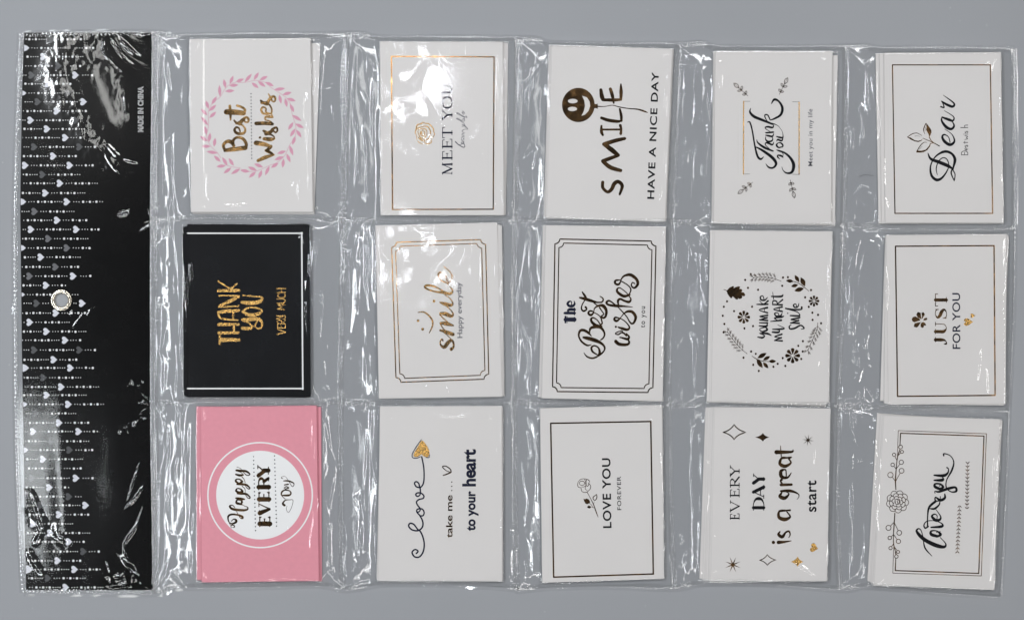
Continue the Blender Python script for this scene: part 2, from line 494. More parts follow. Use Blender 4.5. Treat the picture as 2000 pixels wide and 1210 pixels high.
for s in STACKS:
    n = s['n']
    cuts = sorted(rng.integers(2, n - 1, 2))
    for i in range(n):
        t = i / (n - 1)                                   # 0 lowest, 1 top
        tt = t if s['id'] in ('great', 'love') else (0.0 if i < cuts[0] else (0.45 if i < cuts[1] else 0.93 + 0.07 * t))
        j = rng.normal(0, 0.55, (2,)) if 0 < i < n - 1 else (0, 0)
        r = rng.normal(0, 0.0012) if 0 < i < n - 1 else 0
        q = []
        for a, b in zip(s['top'], s['bot']):
            x = b[0] + (a[0] - b[0]) * tt + j[0]; y = b[1] + (a[1] - b[1]) * tt + j[1]
            cx = (s['top'][0][0] + s['top'][2][0]) / 2; cy = (s['top'][0][1] + s['top'][2][1]) / 2
            q.append((x - (y - cy) * r, y + (x - cx) * r))
        o = card(q, Z0 + i * T_CARD, M[s['m']])
        if i == n - 1:
            tag(o, LABEL[s['id']], 'card', 'printed cards on top of the stacks')
            CARD[s['id']] = o
        else:
            c = {'white': 'white', 'black': 'black', 'pink': 'pink'}[s['m']]
            od = ['lowest', 'second lowest', 'third lowest', 'fourth lowest', 'fifth lowest', 'sixth lowest', 'seventh lowest', 'eighth lowest', 'ninth lowest', 'tenth lowest'][i]
            if i == n - 2: od = 'uppermost'
            tag(o, f'{od} {c} card in the stack underneath {SHORT[s["id"]]}', 'card', f'{c} cards stacked under {SHORT[s["id"]]}')
            if s['id'] == 'black' and i >= n - 4:
                for xx, yy in ((q[0][0], 455.2), (q[3][0], 758)):
                    a = Art()
                    a.draw(f'L {xx+1},{yy},2.6 {xx+14},{yy},2.6')
                    a.build('border_line', M['whiteink'], o, Z0 + i * T_CARD + T_CARD * 0.94)
    TOPZ[s['id']] = Z0 + (n - 1) * T_CARD + T_CARD * 0.94
    s['ztop'] = TOPZ[s['id']]

def art(cid, name, mt, text=None, ox=0, oy=0, k=1.0):
    a = Art(ox, oy, k)
    if name in ('foil_lettering', 'ink_lettering'):
        a.wf = {'thank': 1.0, 'black': 1.05, 'smile': 1.15}.get(cid, 1.25)
    if text: a.draw(text)
    a._fin = (name, M[mt], CARD[cid], TOPZ[cid])
    return a
def fin(a):
    n, m, p, z = a._fin
    return a.build(n, m, p, z)

# --- Best Wishes
K = 1210 / 230
a = art('wish', 'foil_lettering', 'litfoil', '''
S 308,868,18 400,852,34 522,835,38; S 312,860,22 296,810,26 330,772,28 375,775,34 405,815,24; L 330,850,16 400,842,30
S 395,800,26 400,755,22 440,728,22 500,745,26 532,800,26 522,840,22
S 468,672,12 458,637,14 430,625,18 410,650,20 425,678,24 465,692,24 510,680,22 520,640,16 492,603,14
S 495,603,12 455,590,20 425,575,18 407,553,14; S 430,585,20 470,575,32 495,548,28 530,522,20 554,540,20 548,570,16 522,570,14 500,545,18
S 328,467,46 420,470,46 505,480,38; S 362,405,22 368,470,24 370,548,14; S 490,485,30 520,450,20 490,420,20 437,402,20
S 652,966,26 730,932,32 815,907,14; S 815,907,14 770,880,26 732,862,22; S 732,864,18 770,838,28 786,818,24; S 788,826,20 720,800,36 632,785,40
S 715,742,28 780,748,34 820,742,16; D 672,730,26; S 818,745,14 815,720,12 785,700,16 750,685,28 708,660,18
S 735,690,34 785,670,28 800,645,22 838,627,18 852,655,16 832,678,14 805,655,16
S 632,585,30 720,583,32 800,592,24; S 798,590,24 770,560,12 730,548,12 728,520,16 770,515,24 803,522,14
S 803,520,12 785,485,12 745,490,14 702,480,18 685,445,18 702,418,16 732,432,14 735,470,14 785,482,14 793,440,14 770,392,14
S 770,390,12 735,385,26 705,370,22 680,350,16; S 690,372,24 745,372,28 775,330,24 810,308,20 830,328,18 820,360,14 795,352,14 785,325,18 758,280,8
''', 380, 130, K); fin(a)
a = art('wish', 'leaf_wreath', 'pinkink', '''
S 445,165,4 530,162 620,143 700,155 762,182; S 770,205,4 830,245 900,290 950,330 990,400 1003,490 1035,590 1042,660 1030,730 975,810 940,890 900,945 840,990 770,1015 700,1050 640,1072 560,1078 480,1055
S 470,1040,4 380,1030 310,1005; S 270,940,4 230,880 165,815 130,740 122,680; S 135,660,4 145,580 140,500 150,440 180,380 215,350 265,310 310,235 360,185 430,160
''', 380, 130, K)
for q in '''660,60,608,140 588,75,515,162 508,128,425,158 752,100,668,140 730,210,650,150 658,222,585,165 815,203,725,160 932,225,815,240
398,95,362,180 300,130,318,222 450,190,355,197 410,248,312,255 255,190,262,310 228,308,175,390 222,395,148,458 115,350,145,435 65,435,132,502
222,465,152,528 65,515,140,605 105,610,125,705 55,715,135,768 160,680,148,775 212,732,200,825 70,820,165,820 122,872,238,890 198,915,268,978
283,930,338,1018 350,940,403,1020 225,1028,320,1018 298,1098,378,1038 375,1105,470,1048 470,1065,565,1080 548,1030,640,1068 612,998,705,1035
558,1142,630,1080 658,1150,692,1062 725,1118,770,1020 785,1040,862,992 820,960,915,925 848,895,940,868 905,1040,915,945 985,985,945,895
1013,915,975,808 1005,805,1035,715 982,722,1035,638 1098,730,1045,650 962,652,1015,572 1122,632,1035,588 1100,560,1003,498 1022,470,980,385
1040,355,950,328 950,418,930,325 890,383,870,290 998,265,905,290'''.split():
    x1, y1, x0, y0 = [float(t) for t in q.split(',')]
    a.leaf(x0, y0, x1, y1, 34)
fin(a)
a = art('wish', 'dotted_line', 'navy', None, 380, 130, K)
for i in range(21):
    a.disc(580 + 7 * i / 20, 281 + 33.1 * i, 6.5, n=8)
fin(a)

# --- Thank You Very Much (black)
a = art('black', 'line_border', 'whiteink', 'L 367,455.4,2.6 590.4,455.4; L 589.2,454,2.6 591.4,759.8; L 367,758.2,2.6 592,758.2'); fin(a)
a = art('black', 'foil_lettering', 'goldfoil', '''
S 165,1008,56 430,1008,40; L 145,950,30 145,1065,30; S 132,905,42 420,903,36; S 132,780,46 420,780,34; L 355,890,28 355,795,28
S 125,600,36 250,585,50 425,575,36; S 125,610,28 140,670,26 230,705,26 415,718,18; L 345,600,24 345,705,20
S 125,522,20 260,518,22 425,510,22; S 140,505,26 290,440,50 425,365,36; S 135,355,18 400,358,20
S 125,285,40 425,278,40; S 125,145,20 300,255,24; S 320,250,26 400,178,18
S 480,835,44 590,840,44 630,800,20; S 480,712,40 600,705,50 715,700,46 768,755,28 760,820,24 710,840,22 665,810,20 685,755,18 742,680,12; S 630,810,24 560,750,18 480,725,22
S 485,590,30 560,535,24 680,535,24 770,580,24 700,630,44 580,642,48 485,592,32
S 475,455,40 620,465,58 740,440,48 775,395,28 740,375,22 620,365,18 485,350,18''', 410, 530, 7.5625); fin(a)
a = art('black', 'foil_lettering', 'goldfoil', '''
L 1000,925,15 1115,895,15; L 1115,895,13 1000,850,13; L 1115,790,12 1115,832,12; L 1115,832,13 1000,832,13; L 1000,832,12 1000,785,12; L 1055,830,10 1055,800,10
L 1115,770,13 1000,770,13; S 1002,770,12 1000,720,13 1050,718,13 1060,765,10; L 1060,755,12 1115,715,12; S 985,700,13 1040,680,13; S 985,650,13 1060,662,13 1110,650,12 1110,690,10 1075,700,9
L 1100,565,13 1000,552,13; L 1000,552,12 1060,525,12; L 1060,525,12 1000,490,12; L 1000,490,13 1110,490,13; S 990,468,13 1080,465,13 1115,435,12 1080,405,12 990,405,12
S 1020,335,12 1000,360,13 1050,388,13 1110,370,13 1105,335,10; L 990,312,13 1115,308,13; L 990,250,13 1115,250,13; L 1055,310,12 1055,252,12''', 410, 530, 7.5625); fin(a)

# --- Happy Every Day (pink)
a = art('pink', 'white_circle', 'whiteink', None, 0, 0, 1); a.disc(508.1, 966, 86, 86.6, n=64); fin(a)
a = art('pink', 'circle_outline', 'whiteink', None, 0, 0, 1); a.ring(508, 966, 102, 102.4, 2.6, 72); fin(a)
a = art('pink', 'foil_lettering', 'foil', '''
S 165,1135,8 162,1095,12 205,1100,14 210,1125,10 185,1125,8; S 150,1085,10 120,1020,16 122,960,24 170,935,24 260,942,22 320,965,30 332,990,22 300,990,10 262,930,8 240,880,8
S 150,1060,12 180,1072,20 232,1050,28 235,1020,26 200,1005,14 165,1035,10; S 215,830,10 180,800,12 142,812,22 170,850,30 250,868,32 350,873,28 402,860,22 405,830,12 360,810,8 310,785,8
S 315,785,24 250,770,30 237,745,20 260,718,20 310,722,28 325,760,20; S 235,695,22 300,702,28 355,712,20; S 310,770,16 320,730,14
S 250,628,14 300,628,28 385,635,26 440,680,16 430,700,12 400,685,10 370,640,6; S 330,595,28 285,610,26 237,590,26 250,555,16 300,560,16 328,590,26; S 370,620,6 365,560,8 325,520,10
S 247,492,16 310,490,28 385,500,26 435,540,16 430,560,12 395,545,10 365,500,6; S 325,450,28 280,480,24 232,445,26 245,415,16 295,420,16 322,450,24; S 370,470,6 355,420,8 320,380,10
S 232,345,20 290,360,28 338,352,20; S 240,285,24 310,292,28 380,298,26 432,332,18 430,355,12 390,355,12 340,310,8 300,258,6 245,235,6; S 335,360,10 315,320,8 260,300,8''', 430, 880, 7.5625); fin(a)
a = art('pink', 'foil_lettering', 'foil', '''
L 585,1073,58 735,1073,58; L 585,1114,12 585,970,14; L 733,1112,12 733,968,14; L 655,1050,14 655,1000,14; L 588,980,26 610,972,6; L 730,980,26 705,972,6; L 640,1000,6 672,1000,6
L 586,915,56 726,858,34; L 722,850,16 582,785,12; L 580,945,12 580,878,12; L 572,818,12 572,772,12
L 575,712,56 722,712,56; L 574,752,12 574,608,14; L 720,748,12 720,604,14; L 645,690,14 645,640,14; L 576,620,26 600,610,6; L 718,616,26 693,608,6
L 568,532,54 720,532,54; L 568,572,12 568,500,12; L 718,568,12 718,500,12; S 570,520,14 570,450,16 600,405,34 640,430,24 645,500,12; L 645,450,38 710,405,34; L 716,440,12 716,388,12
L 565,362,46 648,300,46; L 645,292,18 562,228,12; L 640,288,50 714,288,50; L 713,342,12 713,238,12; L 560,392,12 560,330,12; L 556,260,12 556,212,12''', 430, 880, 7.5625); fin(a)
a = art('pink', 'foil_lettering', 'foil', '''
S 965,712,5 942,695,8 940,682,8; S 928,680,8 903,640,16 915,600,20 955,577,16 1020,585,14 1045,618,18 1030,648,20 990,655,26 915,655,16; S 945,548,12 975,525,12 1010,545,16 960,560,12
S 948,500,14 1005,490,18; S 938,440,12 1010,442,20 1080,470,14 1090,500,10 1062,522,8 1010,440,6 960,375,4 915,380,6 908,400,10 925,405,6
S 950,800,28 925,775,22 960,728,14 1020,720,8 1075,727,6 1055,830,5 1010,905,5 978,860,5 988,810,4''', 430, 880, 7.5625); fin(a)
a = art('pink', 'dotted_line', 'navy', None, 430, 880, 7.5625)
for i in range(20):
    a.disc(493 + 30 * i / 19, 82 + 57.4 * i, 10, n=8); a.disc(803 + 31 * i / 19, 72 + 57.5 * i, 10, n=8)
fin(a)

# --- Meet You
a = art('meet', 'foil_border', 'foil', 'L 764.5,110.5,2.4 965,111.5; L 965,111.5,2.2 963.3,408.6; L 963.3,408.6,2.2 766.6,409; L 766.6,409,2.4 764.5,110.5'); fin(a)
a = art('meet', 'ink_lettering', 'navy', None, 800, 180, 925 / 130)
a.serif([('M', 1142, 985), ('E', 940, 815), ('E', 782, 655), ('T', 635, 492), ('Y', 390, 245), ('O', 225, 65), ('U', 28, -105)], 455, 592, 19, 8); fin(a)
a = art('meet', 'ink_lettering', 'grey_ink', '''
S 638,690,13 680,730,9 740,765,10 768,755,8 750,700,6; S 672,735,6 720,725,6 745,705,5; S 750,720,7 718,712,5 722,698,7 757,690,6 722,668,5 728,655,7 762,640,5
S 758,660,6 725,640,5 730,625,7 762,612,5 725,592,5 735,580,7 762,568,5 730,548,5 738,530,7 766,518,5; S 728,475,7 758,470,6 762,440,5; S 728,448,6 770,470,7 806,510,7 780,512,4 762,440,4
S 762,440,5 700,395,6 655,372,8 672,365,6 740,405,6 766,392,6 745,365,4; S 732,380,7 762,372,6 755,350,4; D 700,352,8; S 762,352,5 690,315,6 655,293,8 680,292,5 745,335,6 796,352,7 780,325,4; S 752,312,6 730,285,7 752,278,7 766,300,6 735,255,4
''', 800, 180, 925 / 130); fin(a)
a = art('meet', 'foil_rose', 'goldfoil', '''
S 90,500,16 110,455,14 160,440,16 185,418,10 215,435,12 260,438,12 300,470,14 330,510,14 335,550,12 345,585,12 330,620,8 300,655,6; S 75,570,10 95,515,16 150,490,12 200,475,12 250,480,14 285,530,14 290,590,12 270,640,14 220,665,12 180,672,18 140,650,16 115,625,8
S 75,570,8 95,600,8 100,660,6; S 130,590,10 115,550,10 130,520,8 170,510,10 220,515,12 240,550,10 235,600,10 200,635,12 160,640,16 130,600,12; S 150,590,10 150,560,14 180,540,10 210,555,12 205,590,10 175,605,14 152,590,10
S 200,672,8 250,655,10 300,675,10 300,700,12 260,718,12 220,710,10 200,672,8; S 110,680,8 140,705,10 180,720,8; D 165,572,26 185,520,16 210,590,14''', 800, 180, 925 / 130); fin(a)

def notch_border(a, c, r, w):
    """double-curved corner border through four corners"""
    def lerp(p, q, d):
        l = math.hypot(q[0] - p[0], q[1] - p[1]); return (p[0] + (q[0] - p[0]) * d / l, p[1] + (q[1] - p[1]) * d / l)
    pts = []
    for i in range(4):
        p, pr, nx = c[i], c[i - 1], c[(i + 1) % 4]
        s_, e = lerp(p, pr, r), lerp(p, nx, r)
        a0 = math.atan2(s_[1] - p[1], s_[0] - p[0]); a1 = math.atan2(e[1] - p[1], e[0] - p[0])
        d = (a1 - a0 + math.pi) % (2 * math.pi) - math.pi
        arc = [(p[0] + r * .75 * math.cos(a0 + d * j / 6), p[1] + r * .75 * math.sin(a0 + d * j / 6)) for j in range(7)]
        pts.append([s_] + arc + [e])
    for i in range(4):
        seg = pts[i]
        a.ribbon([(x, y, w) for x, y in seg], False)
        b = pts[(i + 1) % 4][0]
        a.ribbon([(*seg[-1], w), (*b, w)], False)
def inset(c, d):
    cx = sum(p[0] for p in c) / 4; cy = sum(p[1] for p in c) / 4
    return [(x + (d if x < cx else -d), y + (d if y < cy else -d)) for x, y in c]

# --- smile, Happy everyday
a = art('smile', 'foil_border', 'litfoil', None)
c = [(764.7, 473.4), (948.2, 467.5), (954.8, 739.6), (773.6, 746.2)]
notch_border(a, c, 12.5, 2.0); notch_border(a, inset(c, 7.6), 12, 1.7); fin(a)
a = art('smile', 'foil_lettering', 'litfoil', '''
S 518,1092,38 548,1060,22 540,1000,24 510,985,34 470,1020,44 430,1068,36 385,1035,20 385,985,14 405,970,20 415,990,14
S 535,990,10 480,930,10 420,880,12 382,858,24; S 390,858,22 460,880,42 538,908,40; S 440,860,14 400,810,14 383,772,20; S 385,767,24 460,775,46 542,798,18; S 470,750,12 410,700,14 378,660,20; S 385,645,26 450,655,46 520,682,34 540,650,18 505,600,12 460,560,12
S 375,510,14 440,530,42 510,545,36 537,520,18 500,460,12 440,420,12; D 302,495,38; S 430,390,36 500,402,36 535,370,18 500,310,12
S 430,387,38 330,380,20 230,350,20 190,320,24 215,300,26 290,308,22 370,342,16 430,385,20; S 500,310,10 470,285,10; S 475,272,14 400,240,18 355,180,18 375,140,20 430,150,14 460,200,16 465,240,14 490,265,14
S 480,275,12 525,230,16 522,160,14 480,110,12 425,66,8; S 105,635,10 170,630,16 230,665,18 280,730,18 285,800,18 245,890,10; D 105,738,34 162,843,36''', 800, 510, 6.368); fin(a)
a = art('smile', 'ink_lettering', 'grey_ink', None, 800, 510, 6.368); a.text('Happy everyday', 656, 952, 640, 262, 66, bold=0.01); fin(a)

# --- love arrow
a = art('arrow', 'ink_lettering', 'navy', '''
S 112,1112,12 128,1090,11 100,1075,11 72,1102,12 95,1143,12 140,1145,12 175,1100,12 187,1030,12 175,960,12 150,905,12 125,885,11 88,838,12 52,828,12 40,855,12 70,888,12 125,897,12 165,870,12 175,830,12 165,790,12 145,755,11
S 147,755,11 118,722,11 118,700,11 140,690,11 170,695,11 186,725,11 175,755,11 147,757,11; S 118,722,10 138,718,10 150,700,10; S 152,692,11 120,650,11 115,622,11 140,602,11 176,592,11 183,568,11 160,545,11 125,540,11 106,556,11 122,574,11 145,560,10 150,530,11 148,492,11
S 148,492,11 112,482,11 95,450,11 112,434,11 135,452,11 147,488,11 175,460,11 185,400,11 182,300,11 163,200,11''', 790, 850, 4.84); fin(a)
a = art('arrow', 'ink_lettering', 'navy', 'S 160,38,6 112,105,7 75,172,7 78,207,7 115,213,7 152,198,6; S 202,206,5 232,206,6 238,180,5', 790, 850, 4.84); fin(a)
a = art('arrow', 'foil_heart', 'goldfoil', 'F 166,46 125,105 88,170 90,198 120,203 145,188 162,178 180,194 210,203 230,192 236,150 215,100', 790, 850, 4.84); fin(a)
a = art('arrow', 'foil_lettering', 'foil', 'S 366,375,8 405,362,10 440,346,10; S 440,346,9 435,320,8 400,292,8 368,288,8 362,300,8 395,330,6 440,348,6; D 447,518,12 447,478,12 447,438,12', 790, 850, 4.84)
a.text('take me', 452, 965, 452, 562, 62, bold=0.018); fin(a)
a = art('arrow', 'ink_lettering', 'navy', None, 790, 850, 4.84)
a.text('to your', 667, 900, 667, 522, 92, bold=0.035); a.text('heart', 669, 480, 669, 128, 126, bold=0.035); fin(a)

# --- SMILE balloon
def ell(cx, cy, rx, ry, n=18):
    return [(cx + rx * math.cos(2 * math.pi * i / n), cy + ry * math.sin(2 * math.pi * i / n)) for i in range(n)]
a = art('ball', 'foil_balloon', 'foil', None, 1085, 130, 4.483)
a.disc(200, 337, 143, 150, 48, holes=[ell(151, 303, 43, 20), ell(148, 372, 41, 19),
     [(233, 256), (252, 300), (258, 345), (248, 390), (227, 432), (258, 422), (288, 390), (304, 345), (298, 305), (275, 270)]])
a.draw('P 332,322 352,330 372,326 368,340 386,349 368,358 373,371 352,364 334,368; S 380,350,9 430,350,6 500,340,6 560,355,8 640,368,8 720,375,11 770,390,14 805,403,6'); fin(a)
a = art('ball', 'foil_lettering', 'foil', '''
S 397,205,22 408,270,30 428,296,18; S 412,292,20 500,294,24 570,290,18; S 572,290,18 574,220,24 572,155,10; S 480,197,22 498,255,24 510,320,12
S 402,450,20 460,470,24 540,481,22 572,476,14; S 577,476,16 575,430,20 563,372,14; S 402,520,14 402,570,22 414,600,16; L 412,552,14 565,552,14; S 567,515,20 575,550,16 571,588,20
S 606,630,22 520,650,28 425,680,28; S 425,680,26 490,728,34 548,776,26; S 550,778,22 480,803,26 415,828,28; S 415,830,26 480,882,30 570,910,24
S 413,1012,22 415,1062,22 455,1097,22 490,1075,26 515,1025,28 550,1008,26 584,1045,24 562,1118,16''', 1085, 130, 4.483); fin(a)
a = art('ball', 'ink_lettering', 'ink', None, 1085, 130, 4.483); a.text('HAVE A NICE DAY', 862, 1160, 903, 50, 62, bold=0.02, spacing=1.12); fin(a)

# --- The Best wishes
a = art('best', 'foil_border', 'foil', None)
c = [(1084, 466.5), (1281.3, 470.8), (1275, 766), (1079, 764)]
notch_border(a, c, 12.5, 2.2); notch_border(a, inset(c, 7.8), 12, 1.9); fin(a)
a = art('best', 'ink_lettering', 'navy', '''
L 92,660,40 203,660,44; L 90,698,16 90,622,16; L 84,698,8 116,696,8; L 84,624,8 116,626,8; L 202,686,12 202,634,12; S 82,588,10 88,580,26 205,580,28; S 130,568,12 124,548,24 150,535,30 205,537,28; L 203,602,10 203,516,10
S 166,485,10 166,440,10 140,436,18 118,462,24 138,490,26 180,492,28 206,466,20 200,432,8''', 1090, 520, 6.368); fin(a)
a = art('best', 'foil_lettering', 'foil', '''
S 320,1070,6 360,1120,16 430,1140,18 510,1105,18 570,1050,16 577,1000,20 530,950,28 450,915,40 370,893,36 315,882,22; S 500,1105,18 518,1070,26 500,1010,16 450,985,16 415,1010,20 430,1060,20 485,1095,14
S 412,972,8 360,980,20 290,930,20 257,860,18 275,800,26 320,793,28 370,820,26 415,865,8; S 392,835,10 400,775,24 450,752,32 520,755,30 565,800,22 578,850,18 560,890,16 530,912,12
S 540,745,22 470,732,32 420,690,26 412,652,22 440,638,16 490,670,12 525,720,14 548,700,16 520,620,12 445,570,10; S 445,572,12 410,605,24 378,585,22 388,557,18 420,555,16 445,572,12
S 445,560,8 455,520,14 500,490,20 560,490,34 600,550,28 590,620,24 560,640,20 540,620,18 568,592,12 548,560,12 515,510,14; S 270,388,18 340,405,32 420,430,28 500,450,14; S 302,320,14 332,365,24 350,400,20; S 345,402,12 300,475,12 292,530,16 320,555,20 355,532,16 342,505,22
S 420,432,10 455,460,12 490,485,12; S 488,446,14 545,443,16 560,402,14 522,372,10; S 718,932,36 760,965,34 850,972,28 885,945,20 855,900,16 770,882,14; S 780,882,14 860,903,26 882,875,20 850,835,12
S 850,860,18 800,820,16 750,845,14 716,838,12 728,820,12 795,800,10 800,830,8; S 748,755,14 800,772,28 862,785,26 887,750,16 830,680,12 770,645,10; D 718,750,28
S 772,645,14 730,678,24 700,660,24 712,635,20 750,640,14 772,650,12; S 772,645,10 815,590,12 865,560,24 925,568,30 965,630,28 945,695,22 915,710,20 885,680,14 850,620,12 760,520,12
S 925,505,6 820,495,18 720,490,28 630,478,22 602,450,22 632,426,18 690,460,14 755,515,10; S 755,500,10 745,430,24 775,405,22 830,430,22 885,440,26 905,405,16 880,365,12
S 890,352,20 820,370,30 750,330,28 732,290,20 762,265,12 820,300,10 875,350,10; S 880,355,12 905,290,14 870,235,12 780,180,12; S 782,180,12 752,225,22 710,210,22 716,175,20 770,170,12; S 780,168,12 820,120,20 900,105,32 975,160,30 990,220,28 950,268,20 912,240,14 925,200,12 955,215,10''', 1090, 520, 6.368); fin(a)
a = art('best', 'ink_lettering', 'ink', None, 1090, 520, 6.368); a.text('to you', 1080, 760, 1082, 496, 66, bold=0.012, spacing=1.25); fin(a)

# --- Love You Forever
a = art('rose', 'foil_border', 'foil', 'L 1075.6,826,2.7 1271,822.4; L 1271,822.4,2.7 1276,1119.8; L 1276,1119.8,2.7 1081.4,1126; L 1081.4,1126,2.7 1075.6,826'); fin(a)
a = art('rose', 'ink_lettering', 'ink', None, 1115, 880, 7.5625)
a.text('LOVE YOU', 597, 1135, 580, 105, 126, bold=0.02, spacing=1.1); a.text('FOREVER', 744, 870, 737, 373, 60, bold=0.01, spacing=1.12); fin(a)
a = art('rose', 'foil_rose', 'foil', '''
S 115,445,6 150,415,7 205,410,8 262,428,10 275,460,7; S 110,450,6 100,490,8 110,530,8 150,542,8; S 150,540,7 160,590,8 200,612,8 240,602,8 285,560,8 290,510,8 262,480,8; S 130,490,6 125,465,7 155,445,8 195,455,8 200,490,7 160,508,7 130,492,6
S 200,420,6 228,468,7 212,520,8 160,530,7; S 232,430,10 215,470,8 240,520,8 268,490,10 262,470,8; S 222,520,6 212,560,7 240,580,6; S 240,605,8 290,700,8 335,790,11 370,890,14 402,975,6
P 186,700 205,712 235,700 262,712 280,735 284,765 262,775 240,785 215,775 205,755 195,740; P 238,825 262,803 290,812 300,828 282,848 255,842; S 378,640,8 330,680,12 335,715,10 355,727,10 380,700,12 384,665,12 378,640,8; S 332,835,5 300,790,6 270,770,4; S 346,740,4 332,790,6; S 340,840,5 300,822,4''', 1115, 880, 7.5625); fin(a)

# --- Thank you (script)
a = art('thank', 'foil_bracket', 'goldfoil', 'L 151,270,9 149,932,9', 1420, 140, 4.655); fin(a)
a = art('thank', 'foil_bracket', 'goldfoil', 'L 655,277,9 655,933,9', 1420, 140, 4.655); fin(a)
a = art('thank', 'ink_line', 'ink', 'L 148,270,3 208,270; L 148,931,3 205,930; L 595,275,3 657,275; L 595,933,3 657,935', 1420, 140, 4.655); fin(a)
a = art('thank', 'ink_lettering', 'ink', '''
S 185,460,6 208,462,14 230,540,14 252,670,15 276,765,20 305,795,20 332,775,7; S 262,685,10 320,715,22 410,780,28 446,835,24 420,873,18 380,870,16 352,838,5
S 270,618,5 282,648,14 340,690,22 418,722,14; S 385,700,6 350,668,8 352,648,12 375,650,18 412,664,16 425,640,5
S 352,592,6 352,618,12 375,636,18 408,628,14 415,605,8 385,580,6 354,582,6; S 352,578,10 380,584,18 412,588,16 426,562,5
S 348,552,6 360,556,14 420,550,16; S 390,545,6 352,520,8 350,505,12 375,502,18 414,508,16 426,482,5
S 215,333,5 209,368,18 245,408,26 320,440,24 415,478,16; S 372,460,6 345,415,10 348,392,12 372,398,12 392,440,10; S 392,440,8 430,428,16 488,392,22 503,330,24 472,272,18 430,254,22 403,292,7; S 400,468,10 440,480,8 472,498,4
S 482,797,4 462,778,14 462,760,12 490,765,18 508,778,10; S 505,775,8 510,750,6 495,730,6; S 450,712,6 475,720,16 530,742,18 580,790,24 606,850,30 590,912,24 545,922,16 512,900,8 498,866,4
S 505,680,8 470,690,14 450,668,16 465,648,8 492,650,14 508,672,14 500,688,8; S 452,632,6 462,618,16 495,628,16 508,608,8; S 450,590,10 480,598,18 506,600,14 508,572,6 500,540,4 470,498,4''', 1420, 140, 4.655); fin(a)
a = art('thank', 'ink_lettering', 'grey_ink', None, 1420, 140, 4.655); a.text('Meet you in my life', 777, 858, 776, 340, 42, bold=0.004, spacing=1.06); fin(a)
for (tx, ty, bx, by) in ((60, 105, 190, 222), (552, 55, 475, 208), (98, 1110, 234, 1005), (614, 1150, 575, 985)):
    a = art('thank', 'foil_sprig', 'foil', None, 1420, 140, 4.655)
    dx, dy = tx - bx, ty - by; l = math.hypot(dx, dy); ux, uy = dx / l, dy / l
    at = lambda t: (bx + dx * t, by + dy * t)
    a.ribbon([(bx, by, 4), (*at(.65), 4)], False)
    a.leaf(*at(.62), tx, ty, 30, 5); a.ribbon([(*at(.62), 3), (*at(.93), 3)], False)
    for t, sg, q in ((.45, 1, 40), (.45, -1, 38), (.15, 1, 30), (.15, -1, 32)):
        x, y = at(t); an = math.atan2(uy, ux) + sg * 0.95
        a.leaf(x, y, x + q * math.cos(an), y + q * math.sin(an), 20, 4)
        a.ribbon([(x, y, 3), (x + q * .7 * math.cos(an), y + q * .7 * math.sin(an), 3)], False)
    a.disc(*at(.45), 6); a.disc(*at(.15), 6)
    fin(a)

# --- you make my heart smile
G = (1400, 515, 5.5)
a = art('heart', 'foil_dots', 'foil', None, *G)
for q in '365,110 305,173 335,258 443,278 110,403 76,460 185,507 379,460 64,557 81,645 72,735 297,693 389,668 369,940 419,965 286,1006 391,1083 451,1148 608,1104 654,1072 736,1095 708,1011 907,1020 923,940 875,879 925,829 711,147 764,144 703,236 1012,281 949,360 988,461 912,467 1027,524 1088,547 1029,601 1120,638'.split():
    x, y = map(float, q.split(',')); a.disc(x, y, 11, 13, 10)
fin(a)
for x, y, r in ((290, 572, 68), (815, 985, 80), (1044, 399, 58)):
    a = art('heart', 'foil_flower', 'foil', None, *G)
    for i in range(8):
        an = math.pi * i / 4
        a.add_poly([[a.pt(x + r * (t * math.cos(an) - w * math.sin(an)), y + r * 1.02 * (t * math.sin(an) + w * math.cos(an)))
                     for t, w in ((.12, 0), (.55, .17), (.78, .24), (.93, .2), (1, .06), (1, -.06), (.93, -.2), (.78, -.24), (.55, -.17))]])
    fin(a)
a = art('heart', 'foil_leaf', 'foil', 'P 105,290 135,255 175,237 186,246 180,262 205,248 235,240 250,246 244,270 262,268 275,285 264,305 278,303 295,312 306,332 300,345 288,348 268,342 275,356 268,370 245,378 228,368 230,380 208,382 190,366 168,348 165,366 150,368 130,345 115,322; S 75,276,6 92,282,6 112,292,8', *G); fin(a)
for st, lv in (('S 988,292,5 925,240,7 880,210,7 820,187,6', '825,190,742,178,38 885,197,838,120,40 948,242,902,144,52 875,225,797,243,38 938,262,832,290,48'),
               ('S 378,990,5 430,1022,8 490,1042,7 560,1048,6', '436,1012,535,956,46 497,1035,573,990,38 556,1046,638,1045,38 428,1020,492,1118,48 497,1055,553,1120,38')):
    a = art('heart', 'foil_sprig', 'foil', st, *G)
    for q in lv.split():
        a.leaf(*map(float, q.split(',')))
    fin(a)
rf = np.random.default_rng(4)
